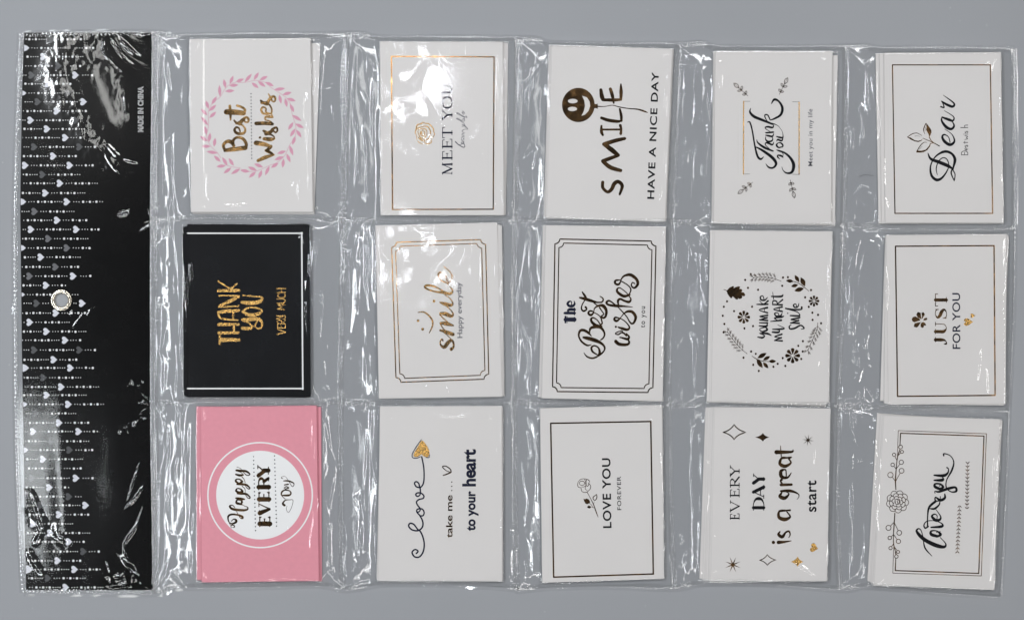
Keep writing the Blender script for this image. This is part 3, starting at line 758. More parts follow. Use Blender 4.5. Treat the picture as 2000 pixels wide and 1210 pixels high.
for pts in ([(692, 187), (600, 155), (500, 142), (390, 150)], [(325, 965), (250, 900), (180, 820), (112, 728)], [(1085, 632), (1078, 700), (1035, 800), (975, 935)]):
    a = art('heart', 'foil_fern', 'foil', None, *G)
    sm = catmull([(x, y, 5) for x, y in pts], 8)
    a.ribbon(sm, False)
    for i in range(5, len(sm), 3):
        x, y, _ = sm[i]; px_, py_, _ = sm[i - 1]
        an0 = math.atan2(y - py_, x - px_)
        ln = 62 * (1 - 0.55 * abs(i / len(sm) - .25))
        for sg in (1, -1):
            an = an0 + sg * 0.75
            ex, ey = x + ln * math.cos(an), y + ln * math.sin(an)
            a.ribbon([(x, y, 3.5), (ex, ey, 3)], False)
            for t in (.45, .7, .95):
                for s2 in (1, -1):
                    bx, by = x + (ex - x) * t, y + (ey - y) * t
                    a.ribbon([(bx, by, 3.5), (bx + 17 * math.cos(an + s2 * .7), by + 17 * math.sin(an + s2 * .7), 3)], False)
    fin(a)
a = art('heart', 'ink_lettering', 'ink', '''
S 440,785,10 490,792,18 512,770,10 462,745,10; S 462,745,10 540,748,18 585,768,8; S 458,708,8 490,728,14 540,708,18 520,682,10 462,695,8; S 455,665,10 530,670,18 542,645,10; S 458,632,10 545,633,14
S 545,608,16 460,600,12; S 462,600,8 540,578,16; S 540,578,8 462,565,10 545,552,16; S 545,525,14 455,495,8 542,470,18; L 512,520,6 512,478,6; S 430,435,10 490,435,16 548,433,14; S 458,392,6 500,430,8 550,398,16
S 508,385,8 495,345,8 468,355,12 476,385,14 515,390,14 545,360,6''', *G); fin(a)
a = art('heart', 'ink_lettering', 'ink', '''
S 702,826,16 618,822,10; S 620,820,8 692,793,16; S 692,793,8 622,782,10 698,755,16; S 598,732,14 660,735,18 668,712,8 600,702,10; S 600,702,10 690,700,16 725,690,8 655,655,5; S 578,618,8 692,605,18; S 655,605,6 620,582,12 695,570,18 722,560,6
S 668,558,8 655,525,8 622,532,12 638,560,14 685,556,14 702,528,6; S 702,510,16 610,488,8 702,462,16; L 672,505,6 672,468,6; L 702,440,16 600,436,12; S 600,440,8 605,398,12 640,402,12 652,435,8; L 652,430,8 706,385,14; S 588,350,12 690,350,18 712,330,8; S 600,305,5 605,340,6 610,378,8''', *G); fin(a)
a = art('heart', 'ink_lettering', 'ink', '''
S 800,652,6 778,672,12 790,698,14 840,690,16 900,660,14 938,690,12 905,702,6; S 885,638,16 790,634,10; S 792,634,8 878,608,16; S 878,608,8 795,598,10 882,580,16 890,565,6; S 790,555,12 882,558,16 888,535,6; D 762,530,15; S 885,535,6 850,510,10 740,478,14; S 740,478,10 830,490,14 905,488,14 918,470,6
S 858,470,8 850,432,8 825,440,12 836,466,14 870,460,12 882,425,6''', *G); fin(a)

# --- Every Day is a great start
G = (1405, 820, 3.905)
a = art('great', 'foil_star', 'foil', None, *G); a.star4((30, 92), (112, 32), (203, 92), (112, 147), 8); fin(a)
a = art('great', 'foil_star', 'foil', None, *G); a.star4((272, 130), (332, 97), (382, 130), (332, 162)); fin(a)
a = art('great', 'foil_star', 'foil', None, *G); a.star4((308, 1066), (366, 1023), (432, 1064), (366, 1105), 6); fin(a)
a = art('great', 'foil_star', 'goldfoil', None, *G); a.star4((543, 1078), (597, 1038), (642, 1078), (597, 1116)); fin(a)
a = art('great', 'foil_burst', 'foil', None, *G); a.burst(103, 1100, 64, 8, .2, .4); fin(a)
a = art('great', 'foil_burst', 'foil', None, *G); a.burst(676, 152, 47, 8, .2, .15); fin(a)
a = art('great', 'foil_heart', 'goldfoil', None, *G); a.heart(724, 972, 70, 62, 0.25); fin(a)
a = art('great', 'ink_lettering', 'ink', None, *G)
a.serif([('E', 755, 712), ('V', 700, 612), ('E', 585, 525), ('R', 512, 428), ('Y', 430, 345)], 82, 153, 9, 4.5)
a.serif([('D', 685, 590), ('A', 595, 495), ('Y', 488, 408)], 258, 341, 20, 5); fin(a)
a = art('great', 'foil_lettering', 'foil', '''
S 450,930,22 500,926,14 548,918,5; D 412,930,26; S 462,848,8 452,870,18 480,888,20 505,855,12 530,846,12 540,870,8 530,893,5; S 540,688,8 462,690,12 455,738,20 500,755,24 540,735,12 515,697,8; S 470,692,12 540,684,10
S 475,552,10 463,580,22 500,592,22 530,560,8 500,540,8; S 470,540,14 540,538,18 600,560,8 606,585,5 592,602,3; S 470,492,18 550,490,16; S 485,490,8 468,465,12 475,452,16; S 510,432,8 505,378,8 470,388,20 475,430,22 520,436,14 548,400,5
S 540,290,8 480,285,12 462,330,20 500,350,22 545,325,12 530,295,10; S 475,290,12 548,282,10; S 435,243,26 500,243,20 555,240,14 562,225,5; L 466,195,4 472,275,7''', *G); fin(a)
a = art('great', 'ink_lettering', 'ink', None, *G); a.text('start', 738, 698, 738, 458, 84, bold=0.018, spacing=1.08); fin(a)

# --- Dear
G = (1760, 170, 6.05)
a = art('dear', 'foil_border', 'foil', 'L 1743,127,2 1934.2,127; L 1934.2,127,2 1938.8,416.6; L 1938.8,416.6,2 1748,416.6; L 1748,416.6,2 1743,127'); fin(a)
a = art('dear', 'ink_lettering', 'ink', '''
S 317,780,6 350,848,24 450,888,32 550,930,32 615,970,14; S 605,965,12 592,1020,14 627,1107,8; S 602,968,10 637,1030,10 627,1107,10; S 612,965,14 636,860,28 600,790,22 520,762,26 430,802,16 372,870,12 345,960,16 365,1055,24 430,1098,28 500,1055,18 560,950,10 548,865,10 500,835,10 445,875,10 415,960,10 428,1038,5
S 578,655,10 560,592,8 510,562,14 486,590,20 515,645,28 580,682,28 630,640,18 600,560,8 515,497,5; S 484,352,8 480,400,18 530,470,28 590,497,24 626,460,18 600,405,8 540,365,8; S 485,357,14 560,385,26 612,398,18 618,350,10 510,280,5
S 468,233,14 505,243,14 500,210,10 475,165,6; S 482,172,14 540,208,24 608,232,24 622,190,16 498,97,5''', *G); fin(a)
a = art('dear', 'ink_lettering', 'ink', None, *G)
a.draw('L 712,802,6 788,802,6; S 712,802,5 716,770,6 750,756,6 784,770,6 788,802,5; L 750,800,5 750,770,5; L 702,480,6 788,480,6')
for q in ('S 772,742,5 768,718,5 758,722,5 755,738,6 772,748,6 788,730,5', 'S 758,690,5 756,704,6 770,700,6 776,688,6 788,694,6 784,708,5', 'L 735,655,5 788,655,6; L 752,668,5 752,640,5',
          'S 752,620,5 785,612,6 770,598,5 786,584,6 752,574,5', 'L 752,558,6 788,558,6; D 738,558,8', 'S 758,528,5 756,540,6 770,536,6 776,524,6 788,530,6 784,544,5', 'S 755,482,5 752,455,6 788,450,6'):
    a.draw(q)
fin(a)
a = art('dear', 'foil_sprig', 'foil', '''
S 75,593,8 130,555,8 190,545,7 245,575,4; P 70,592 110,596 140,615 158,628 200,636 235,628 255,610 240,636 205,650 165,644 120,625; S 160,580,4 200,578,3 222,585,3; P 178,774 190,742 208,752 240,752 290,740 335,690 340,705 310,745 265,770 220,776; S 182,762,8 230,690,9 270,655,7 305,655,4; S 210,740,4 250,700,3; S 338,700,10 345,672,8 380,660,6
P 294,422 325,460 352,500 360,535 345,570 332,596 325,560 308,530 296,505 300,480; S 292,432,9 268,490,10 270,530,7 280,555,4; S 258,605,6 310,628,7 370,652,9 452,697,10; S 332,590,9 350,625,8 385,658,6; S 285,470,4 285,520,3''', *G); fin(a)

# --- Just For You
G = (1770, 560, 8.64)
a = art('just', 'foil_border', 'foil', 'L 1749,480.8,2.4 1941.5,479.6; L 1941.5,479.6,2.4 1943.6,771.5; L 1943.6,771.5,2.4 1753,773.5; L 1753,773.5,2.4 1749,480.8'); fin(a)
a = art('just', 'foil_flower', 'foil', '''
P 240,563 215,525 150,498 110,510 92,548 105,580 135,596; P 256,545 250,500 243,440 195,420 170,468 190,510; P 264,545 258,515 268,500 256,440 290,423 315,462 300,490; P 285,568 300,530 340,518 358,535 345,560; P 250,592 190,600 140,615 128,672 175,686 200,668; P 262,600 242,630 242,672 272,692 300,672 296,650 332,650 325,615 290,590''', *G); fin(a)
a = art('just', 'foil_lettering', 'foil', None, *G)
a.serif([('J', 968, 850), ('U', 788, 595), ('S', 535, 362), ('T', 322, 118)], 488, 682, 44, 10); fin(a)
a = art('just', 'ink_lettering', 'navy', None, *G); a.text('FOR YOU', 912, 1045, 906, 102, 136, bold=0.01, spacing=1.05); fin(a)
a = art('just', 'foil_heart', 'goldfoil', None, *G); a.heart(1050, 592, 128, 165, 0); fin(a)
a = art('just', 'foil_heart', 'goldfoil', None, *G); a.heart(1124, 484, 70, 90, 0); fin(a)

# --- Love you
G = (1720, 830, 4.033)
a = art('love', 'foil_border', 'foil', '''
L 139,41,4 833,66,5; L 833,66,5 793,1184,5; L 793,1184,5 96,1162,4; L 139,41,4 132,250,4; L 102,960,4 96,1162,4
L 157,62,8 814,84,8; L 814,84,8 773,1164,8; L 773,1164,8 115,1142,8; L 157,62,8 152,160,6; L 120,1044,6 115,1142,8''', *G); fin(a)
a = art('love', 'foil_branch', 'foil', 'S 120,505,7 117,440,9 121,360,7 126,300,6 135,240,7 152,190,6; S 112,690,7 105,800,8 101,870,6 104,940,7 122,1012,6', *G)
for x, y, r, sx, sy in ((77, 390, 21, 118, 440), (165, 357, 19, 118, 440), (95, 310, 14, 122, 342), (163, 290, 17, 122, 342), (106, 231, 13, 128, 275), (168, 208, 12, 136, 238), (157, 170, 15, 145, 215),
                        (62, 806, 20, 106, 762), (147, 845, 19, 106, 762), (72, 885, 14, 102, 858), (140, 912, 17, 102, 858), (78, 965, 13, 103, 930), (137, 995, 12, 108, 955), (124, 1031, 14, 115, 1000)):
    a.ring(x, y, r, r, 5, 18)
    d = math.hypot(sx - x, sy - y); a.ribbon([(sx, sy, 5), (x + (sx - x) * r / d, y + (sy - y) * r / d, 4)], False)
fin(a)
a = art('love', 'foil_rose', 'foil', None, *G)
for ring_i, (r, n, ph) in enumerate(((74, 9, 0.1), (55, 8, 0.5), (36, 6, 0.2), (19, 4, 0.7))):
    for i in range(n):
        an = 2 * math.pi * i / n + ph; st = math.pi / n
        pr = [(an - st * 1.1, r * .86), (an - st * .8, r * 1.08), (an, r * 1.2), (an + st * .8, r * 1.08), (an + st * 1.1, r * .86)]
        a.ribbon([(133 + q * math.cos(t), 600 + q * math.sin(t), 4.5) for t, q in pr], True)
a.ring(140, 600, 9, 11, 4, 12)
fin(a)
a = art('love', 'ink_lettering', 'ink', '''
S 404,1028,4 350,965,10 336,895,5; S 335,885,6 320,830,6 300,812,8 283,830,14 310,868,22 360,908,24 440,945,26 500,956,18 512,930,8 470,882,5; S 445,872,18 400,858,20 398,832,12 440,830,8 472,858,18 445,874,14; S 440,840,6 470,835,5
S 398,802,10 480,795,18 482,772,8 432,750,5; S 440,748,5 445,712,6 425,698,8 404,715,14 432,745,20 465,742,16 472,715,8 436,662,4; S 370,795,10 370,720,8 382,645,14 432,598,16; S 375,795,10 350,808,10 342,780,8 370,752,6 440,750,5
S 392,655,8 425,655,14 460,625,10 468,592,6; S 460,595,6 432,592,10 432,565,8 470,588,18 505,572,16 505,540,8; S 470,580,5 470,560,6; S 428,532,6 428,518,6 460,522,14 530,498,18 588,488,14 595,518,14 555,522,8 518,490,8 520,430,7 560,355,12 576,290,8 550,240,6 500,222,8 497,238,10
S 465,500,18 428,482,18 430,460,12 470,462,12 492,486,16 468,500,14; S 462,478,5 470,468,5; S 422,432,10 485,430,20 490,412,8 480,400,5; S 422,392,10 495,395,20 528,375,12 535,345,7 522,332,9''', *G); fin(a)
for x0, y0, x1, y1, n in ((685, 296, 680, 652, 13), (622, 636, 604, 995, 13)):
    a = art('love', 'foil_garland', 'foil', None, *G)
    up = (y0 < 400)
    for i in range(n):
        t = i / (n - 1); x = x0 + (x1 - x0) * t; y = y0 + (y1 - y0) * t
        sg = 1 if up else -1
        a.leaf(x, y + 6 * sg, x - 17, y - 12 * sg, 7); a.leaf(x, y + 6 * sg, x + 17, y - 12 * sg, 7)
    a.ribbon([(x0, y0, 2.5), (x1, y1, 2.5)], False)
    fin(a)
# ------------------------------------------------------------------ the hanging pocket sheet
sheet = bpy.data.objects.new('hanging_pocket_sheet', None)
col.objects.link(sheet)
tag(sheet, 'clear plastic sheet of fifteen card pockets with a black heart-patterned header', 'pocket sheet')

def pl(t):
    return [tuple(float(s) for s in q.split(',')) for q in t.split()]
# welded seams, drawn top to bottom or left to right
VS = [pl('41,66 37,180 33,300 30,450 31,650 33,850 38,1000 46,1156'),
      pl('303,63 301,300 299,500 299,800 302,1000 304,1158'),
      pl('677,66 674,250 671,430 667,600 665,784 666,1000 669,1150'),
      pl('1011,74 1009,250 1006,428 1004,600 1004,785 1006,1000 1010,1152'),
      pl('1327,86 1320,250 1312,432 1308,600 1306,790 1310,1000 1316,1148'),
      pl('1651,91 1650,250 1647,440 1643,600 1637,792 1634,1000 1641,1150'),
      pl('1981,95 1982,300 1981,446 1979,600 1970,801 1962,1000 1954,1164')]
HS = [pl('41,66 170,63 303,63 340,70 380,69 500,66 620,67 677,66 710,66 745,73 900,73 1011,74 1050,76 1080,84 1200,86 1327,86 1370,84 1400,91 1500,92 1651,91 1690,90 1720,94 1850,94 1981,95'),
      pl('301,432 400,424 500,425 620,427 671,430 740,430 850,430 1006,428 1080,428 1200,434 1312,432 1400,440 1500,443 1647,440 1730,445 1850,448 1981,446'),
      pl('299,786 400,784 500,785 665,784 740,786 850,786 1004,785 1080,786 1200,789 1306,790 1400,789 1500,790 1637,792 1730,795 1850,797 1970,801'),
      pl('46,1156 170,1157 304,1158 340,1147 400,1146 500,1145 620,1142 669,1150 700,1148 760,1139 900,1141 1000,1148 1010,1152 1050,1148 1100,1145 1200,1144 1316,1148 1360,1140 1400,1137 1500,1139 1641,1150 1690,1144 1760,1149 1850,1157 1954,1164')]

def dense(poly, step=4.0):
    out = []
    sm = [(a, b) for a, b, _ in catmull([(x, y, 0) for x, y in poly], 10)]
    return np.array(sm)
def between(poly, axis, a, b, n):
    """n points of a line between coordinate a and b along an axis"""
    d = dense(poly)
    t = np.linspace(a, b, n)
    o = np.interp(t, d[:, axis], d[:, 1 - axis])
    return np.stack([t, o] if axis == 0 else [o, t], -1)

# height of the film over the table, on a raster of plan units
W_, H_ = 2040, 1240
YY, XX = np.mgrid[0:H_:2, 0:W_:2].astype(np.float32)
YY -= 15; XX -= 10                                   # raster origin at (-10, -15)
def seg_dist(x, y, a, b):
    dx, dy = b[0] - a[0], b[1] - a[1]
    t = np.clip(((x - a[0]) * dx + (y - a[1]) * dy) / (dx * dx + dy * dy + 1e-9), 0, 1)
    return np.hypot(x - a[0] - t * dx, y - a[1] - t * dy)
def poly_dist(polys, cap=70):
    d = np.full(XX.shape, cap, np.float32)
    for p in polys:
        for a, b in zip(p[:-1], p[1:]):
            x0 = int(max((min(a[0], b[0]) - cap + 10) // 2, 0)); x1 = int(min((max(a[0], b[0]) + cap + 10) // 2 + 1, XX.shape[1]))
            y0 = int(max((min(a[1], b[1]) - cap + 15) // 2, 0)); y1 = int(min((max(a[1], b[1]) + cap + 15) // 2 + 1, XX.shape[0]))
            s_ = (slice(y0, y1), slice(x0, x1))
            d[s_] = np.minimum(d[s_], seg_dist(XX[s_], YY[s_], a, b))
    return d
def fft_blur(a, sx, sy):
    h, w = a.shape
    fy = np.fft.fftfreq(h)[:, None]; fx = np.fft.rfftfreq(w)[None, :]
    g = np.exp(-2 * math.pi ** 2 * ((fx * sx) ** 2 + (fy * sy) ** 2))
    return np.fft.irfft2(np.fft.rfft2(a) * g, s=a.shape).astype(np.float32)
nr = np.random.default_rng(5)
def noise(sx, sy, full=False):
    shp = (H_, W_) if full else XX.shape
    k = 1 if full else 2
    a = fft_blur(nr.standard_normal(shp).astype(np.float32), sx / k, sy / k)
    return a / a.std()
def smooth(x, a, b):
    t = np.clip((x - a) / (b - a), 0, 1)
    return t * t * (3 - 2 * t)

ds = poly_dist(VS[1:] + HS)                            # distance to the nearest seam
h = 0.9 + np.minimum(ds, 12) * 0.08
over = np.zeros(XX.shape, np.float32)                  # 1 over a stack of cards
floor_ = np.zeros(XX.shape, np.float32)
for s in STACKS:
    q = s['top']; b = s['bot']
    hull = [(min(q[0][0], b[0][0]), min(q[0][1], b[0][1])), (max(q[1][0], b[1][0]), min(q[1][1], b[1][1])),
            (max(q[2][0], b[2][0]), max(q[2][1], b[2][1])), (min(q[3][0], b[3][0]), max(q[3][1], b[3][1]))]
    d = np.full(XX.shape, 1e3, np.float32)
    ins_ = np.ones(XX.shape, bool)
    x0, x1 = int((hull[0][0] - 90) // 2), int((hull[1][0] + 90) // 2)
    y0, y1 = max(int((hull[0][1] - 60) // 2), 0), int((hull[2][1] + 90) // 2)
    s_ = (slice(y0, y1), slice(x0, x1))
    dd = np.full(XX[s_].shape, 1e3, np.float32); ii = np.ones(XX[s_].shape, bool)
    for i in range(4):
        a, c = hull[i], hull[(i + 1) % 4]
        dd = np.minimum(dd, seg_dist(XX[s_], YY[s_], a, c))
        ii &= ((c[0] - a[0]) * (YY[s_] - a[1]) - (c[1] - a[1]) * (XX[s_] - a[0])) >= 0
    dd = np.where(ii, 0, dd)
    z = s['ztop'] + 1.4
    f = ds[s_] / (ds[s_] + np.maximum(dd - 1.5, 0) * 1.15 + 1e-3)
    h[s_] = np.maximum(h[s_], z * f ** 1.15)
    over[s_] = np.maximum(over[s_], 1 - smooth(dd, 0, 14))
    floor_[s_] = np.maximum(floor_[s_], np.where(dd < 4.0, s['ztop'] + 0.8, 0))
header_m = 1 - smooth(XX, 299, 303)
h = h * (1 - header_m) + header_m * 3.4
gap = (1 - over) * (1 - header_m) * smooth(ds, 3, 16)
rid = lambda n: 1 - np.minimum(np.abs(n), 1.5)
gap = gap * (1 - 0.55 * np.exp(-((XX - 710) / 90) ** 2 - ((YY - 230) / 120) ** 2))
h += gap * (0.75 * noise(18, 75) + 0.45 * rid(noise(11, 55)) + 0.16 * noise(7, 24) + 0.26 * rid(noise(8, 22)))
h += (1 - header_m) * (1 - gap) * smooth(ds, 2, 10) * (0.30 * noise(45, 60) + 0.05 * noise(14, 20))
# looser, rippled film over the stacks below the bare lamp
hot = np.clip(np.exp(-((XX - 850) / 140) ** 2 - ((YY - 200) / 170) ** 2) + np.exp(-((XX - 830) / 140) ** 2 - ((YY - 500) / 100) ** 2), 0, 1) * over
h += hot * (0.55 * noise(26, 36) + 0.34 * noise(11, 15) + 0.05 * noise(5, 6))
h += header_m * (0.30 * noise(60, 90) + 0.05 * noise(16, 30)) + header_m * smooth(YY, 780, 860) * 0.20 * noise(16, 34)
# crumpled patches of the header sleeve
def band(poly, w):
    d = poly_dist([pl(poly)], 110); return np.exp(-(d / w) ** 2)
arc_l, arc_r = '150,40 128,95 120,150 142,205 178,262 212,312 240,338', '185,40 208,110 232,160 250,225'
cr = np.clip(band(arc_l, 24) + band(arc_r, 15) + band('165,60 175,110', 26), 0, 1)
h += header_m * (2.9 * band(arc_l, 42) + 2.0 * band(arc_r, 27))
h += np.clip(cr + 0.25 * band(arc_l, 60) + 0.15 * band(arc_r, 36), 0, 1) * header_m * (0.10 * noise(3, 3.5) + 0.09 * rid(noise(4, 6)) + 0.12 * noise(7, 10))
cr2 = np.clip(band('250,750 262,756 270,750', 7) + band('243,842 262,822 275,815', 7) + band('215,1126 245,1128 262,1128', 11) + band('240,1080 255,1110', 8) + band('232,415 250,415', 5) + band('60,1000 130,1060', 12) * .5, 0, 1)
h += cr2 * header_m * (0.6 * noise(4, 5) + 0.9 * noise(7, 7))
# long soft hollow along the lower left of the header
h += header_m * 0.8 * np.exp(-((XX - 120) / 22) ** 2 - ((YY - 930) / 150) ** 2)
h = np.maximum(h, floor_)
h = np.maximum(h, 0.8)
HR = np.repeat(np.repeat(h, 2, 0), 2, 1)
HR = fft_blur(HR, 1.2, 1.2)

# individual folds: crop origin x, y, scale, then polylines (optionally |width,height)
FOLDS = '''
290,40,3.024: 85,110 100,150 | 150,75 190,160 230,170 | 85,160 85,200 | 105,230 115,340 135,430 | 1050,115 1050,180 1020,230 | 1025,230 990,300 | 1075,160 1068,260 1095,295 | 1040,320 1085,395 1030,415 | 1220,150 1215,300 1205,480 1230,700 1235,850 1215,1000 1220,1100 | 1275,620 1290,800 1290,1000 1285,1110 | 990,540 955,600 945,700 960,760 | 980,890 950,940 955,1000 970,1040 | 860,930 835,980 | 870,940 890,980 880,1050 | 330,1108 450,1095 620,1082 | 1090,1150 1130,1090 1150,1130 | 1205,1160 1250,1140 1290,1110 | 1205,1160 1160,1190 | 350,900 348,1080 | 950,110 1000,150 1020,200
290,400,3.024: 80,160 100,180 125,190 | 45,560 55,590 120,590 | 160,250 165,450 175,700 185,1000 180,1180 | 100,730 85,850 100,900 125,910 | 95,940 90,1100 | 1060,120 1110,150 | 1080,180 1120,210 | 1030,180 1015,240 | 1000,290 1020,500 1010,800 1040,980 1050,1080 | 1285,400 1280,480 | 1270,830 1285,950 1290,1050 1310,1050 | 1285,220 1250,270 1250,330 | 1030,1070 1080,1080 | 1150,170 1185,320 | 1155,450 1180,455 | 1155,590 1160,600 1185,597 | 1150,685 1165,695 | 1155,885 1165,900 1185,895 | 970,220 1000,300 | 985,200 990,420
290,780,3.024: 90,20 100,120 85,250 100,300 75,450 70,600 70,830 | 215,50 190,110 195,260 185,500 | 180,320 150,400 160,480 | 240,290 210,370 230,390 | 130,500 115,540 130,570 | 115,900 90,1000 60,1090 | 200,880 195,960 | 260,620 250,800 | 110,1000 170,1060 220,1110 | 1010,60 990,200 985,400 | 950,460 965,600 980,700 960,850 980,950 1000,960 | 830,720 835,850 845,890 | 1050,140 1070,280 1090,360 | 1090,470 1070,600 1080,650 | 1060,760 1060,900 1080,1060 | 1300,130 1285,450 1275,700 1270,900 1250,1070 1235,1100 | 905,980 930,1030 | 245,900 250,1130 | 330,1030 350,1045 | 700,1050 960,1060
640,40,3.024: 1200,100 1240,160 1235,270 1190,350 1150,360 1150,230 | 1035,600 1015,700 1015,850 1040,1080 1060,1100 | 1060,560 1055,700 1050,900 1050,1080 | 1160,820 1200,740 1210,790 | 1130,910 1150,1000 1185,1050 | 1130,920 1150,920 1160,1000 | 1045,480 1060,540 1030,545 | 680,200 740,240 |180,60 240,110 | 330,1130 330,900
640,400,3.024: 1180,210 1150,400 1125,600 1150,780 1190,900 1180,1000 1120,1090 | 1060,410 1030,500 1020,580 | 1150,700 1200,810 | 1040,740 1045,900 1020,1000 | 1080,940 1020,990 1000,1060 | 610,985 640,1060 685,1110 | 735,985 770,1060 810,1110 | 820,200 740,300 650,390 | 830,230 820,300 790,360 | 530,140 700,155 | 320,300 360,340 480,350 | 860,130 850,400 | 580,1070 600,1105 | 700,1060 730,1110 | 1000,300 1000,440 | 990,720 985,1000
640,780,3.024: 1045,50 1030,180 1060,310 | 1020,430 1050,430 1075,450 | 1010,430 1015,600 1040,800 1055,1000 | 1030,640 1060,560 1060,450 | 1140,180 1150,330 1165,480 1190,620 1170,700 1180,800 1205,880 | 1150,170 1190,200 1205,320 | 1115,740 1110,1000 1120,1110 | 1120,740 1160,920 1180,1030 1120,1110 | 1250,200 1245,370 1230,400 | 330,1080 620,1085 1020,1075 | 880,70 760,100 560,80 | 970,90 950,110
1000,60,3.025: 1080,100 1070,220 1020,400 1020,560 1050,640 | 1060,650 1080,750 1080,950 1080,1120 | 1030,640 1015,800 1015,910 | 1060,650 1035,760 1025,880 | 1150,340 1170,500 1170,600 1160,800 1125,1000 | 1130,790 1125,860 | 1000,870 980,880 | 1000,1000 980,1040 990,1080 | 235,260 240,380 | 910,250 905,700 900,1100
1000,410,3.025: 985,180 960,300 955,450 | 1090,200 1065,280 1065,450 1080,680 1090,710 1095,600 1090,250 | 990,530 975,600 965,680 1000,740 975,800 965,880 | 1000,900 990,950 970,940 | 970,1060 985,1000 | 1085,770 1080,900 1100,1050 | 200,230 210,300 225,320 | 1120,150 1140,230 | 900,100 880,700 885,1110
1000,780,3.025: 870,60 865,200 880,500 890,800 905,1050 | 935,700 920,850 960,1010 970,1110 | 985,540 1000,550 985,580 | 1080,180 1065,350 1070,700 1070,1100 | 970,650 990,690 1000,650 | 980,780 1010,800 1010,830 980,850 | 970,910 1000,980 1040,900 1030,1000 1060,1110 | 1010,60 1060,50 1110,80 | 1080,120 1060,280
1300,60,3.025: 1000,300 1010,350 1030,380 | 1150,470 1170,560 1155,680 | 1100,560 1100,740 | 1020,650 1025,800 1040,900 | 1120,1060 1140,940 1200,930 | 1130,700 1140,870 | 960,780 965,950 985,1110 | 920,1080 950,1120 | 330,230 325,420
1300,420,3.025: 55,220 50,350 | 1160,110 1120,250 1125,400 | 1180,240 1125,400 | 1110,350 1100,600 1100,800 1060,1080 | 1120,640 1150,500 1190,430 | 1150,740 1130,900 1110,1000 | 985,850 990,1000 1000,1080 | 900,850 890,950 | 975,120 965,500 960,1090 | 1130,1040 1170,1100
1300,780,3.025: 980,60 965,300 960,700 930,1060 | 1090,20 1090,120 1140,350 1180,290 | 1050,820 1045,1000 1060,1100 | 1180,1040 1140,1070 | 1095,350 1095,1110 | 900,200 870,350 880,420 | 760,940 800,980 900,1040
1600,60,3.025: 90,310 110,360 130,380 | 250,460 260,600 240,690 | 190,570 200,740 | 120,650 115,800 125,900 | 110,1000 110,1100 | 220,700 220,800 235,890 | 200,1080 240,930 320,950 | 270,930 275,1020 210,1100 | 370,950 390,1000 405,1050 | 1130,850 1125,950 1090,1090 | 1100,1000 1105,1090
1600,420,3.025: 220,130 190,280 185,600 190,870 | 265,250 240,400 230,460 300,440 | 230,470 215,600 190,850 |5.5,2.2 310,440 320,600 270,750 250,900 185,1080 |5,2.0 265,770 290,860 340,910 | 110,200 110,420 115,600 110,900 80,1060 | 230,1040 215,1080 | 270,1000 340,1080 | 1085,150 1085,400 1095,800 1090,1100 | 980,900 990,1050 | 950,780 930,1000 | 280,470 270,600 250,700 |7,2.4
1600,780,3.025: 180,130 190,400 190,700 185,1000 190,1120 | 215,300 240,360 265,290 | 270,700 270,900 215,1080 | 1060,130 1040,500 1025,800 1000,1110 | 75,60 60,500 50,1000 | 1090,180 1050,1000 |2.5,.6
0,0,2.882: 600,200 580,260 620,350 700,430 | 625,225 700,330 790,390 |5,1.8 650,200 740,290 835,360 |4,1.6 750,200 800,210 840,190 | 580,820 620,920 680,970 780,980 |5,1.8 600,810 700,910 790,930 | 700,500 705,640
0,400,2.882: 410,690 480,600 | 490,630 510,590 545,575 | 390,620 415,590 | 660,40 740,40 |3,1.2
0,790,2.882: 790,320 760,420 720,540 | 825,430 760,530 710,580 | 815,550 770,680 700,800 740,930 | 600,880 630,960 | 640,960 760,965 | 600,1020 760,1015 | 150,480 180,600 230,720 |5,1.8 170,480 220,600 250,700 |5,1.8 160,820 200,900 260,970 |5,1.8 200,780 240,700 | 720,930 640,1000
'''
def ridge(pts, w=3.0, amp=1.05):
    """raise a rounded fold along a line"""
    sm = catmull([(x, y, 0) for x, y in pts], 5)
    xs = [p[0] for p in sm]; ys = [p[1] for p in sm]
    m = w * 4
    x0, x1 = int(max(min(xs) - m + 10, 0)), int(min(max(xs) + m + 10, W_ - 1))
    y0, y1 = int(max(min(ys) - m + 15, 0)), int(min(max(ys) + m + 15, H_ - 1))
    gy, gx = np.mgrid[y0:y1, x0:x1].astype(np.float32)
    gx -= 10; gy -= 15
    best = np.full(gx.shape, 1e3, np.float32); pos = np.zeros(gx.shape, np.float32)
    L = [0.0]
    for a, b in zip(sm[:-1], sm[1:]):
        L.append(L[-1] + math.hypot(b[0] - a[0], b[1] - a[1]))
    tot = L[-1]
    for i, (a, b) in enumerate(zip(sm[:-1], sm[1:])):
        dx, dy = b[0] - a[0], b[1] - a[1]
        t = np.clip(((gx - a[0]) * dx + (gy - a[1]) * dy) / (dx * dx + dy * dy + 1e-9), 0, 1)
        d = np.hypot(gx - a[0] - t * dx, gy - a[1] - t * dy)
        c = d < best
        best[c] = d[c]
        pos[c] = (L[i] + t[c] * (L[i + 1] - L[i])) / tot
    env = np.sin(np.clip(pos, 0.02, 0.98) * math.pi) ** 0.55
    ph = nr.uniform(0, 6)
    env *= 0.72 + 0.28 * np.sin(pos * tot / nr.uniform(9, 22) + ph)
    HR[y0:y1, x0:x1] += amp * env * np.exp(-(best / w) ** 2)
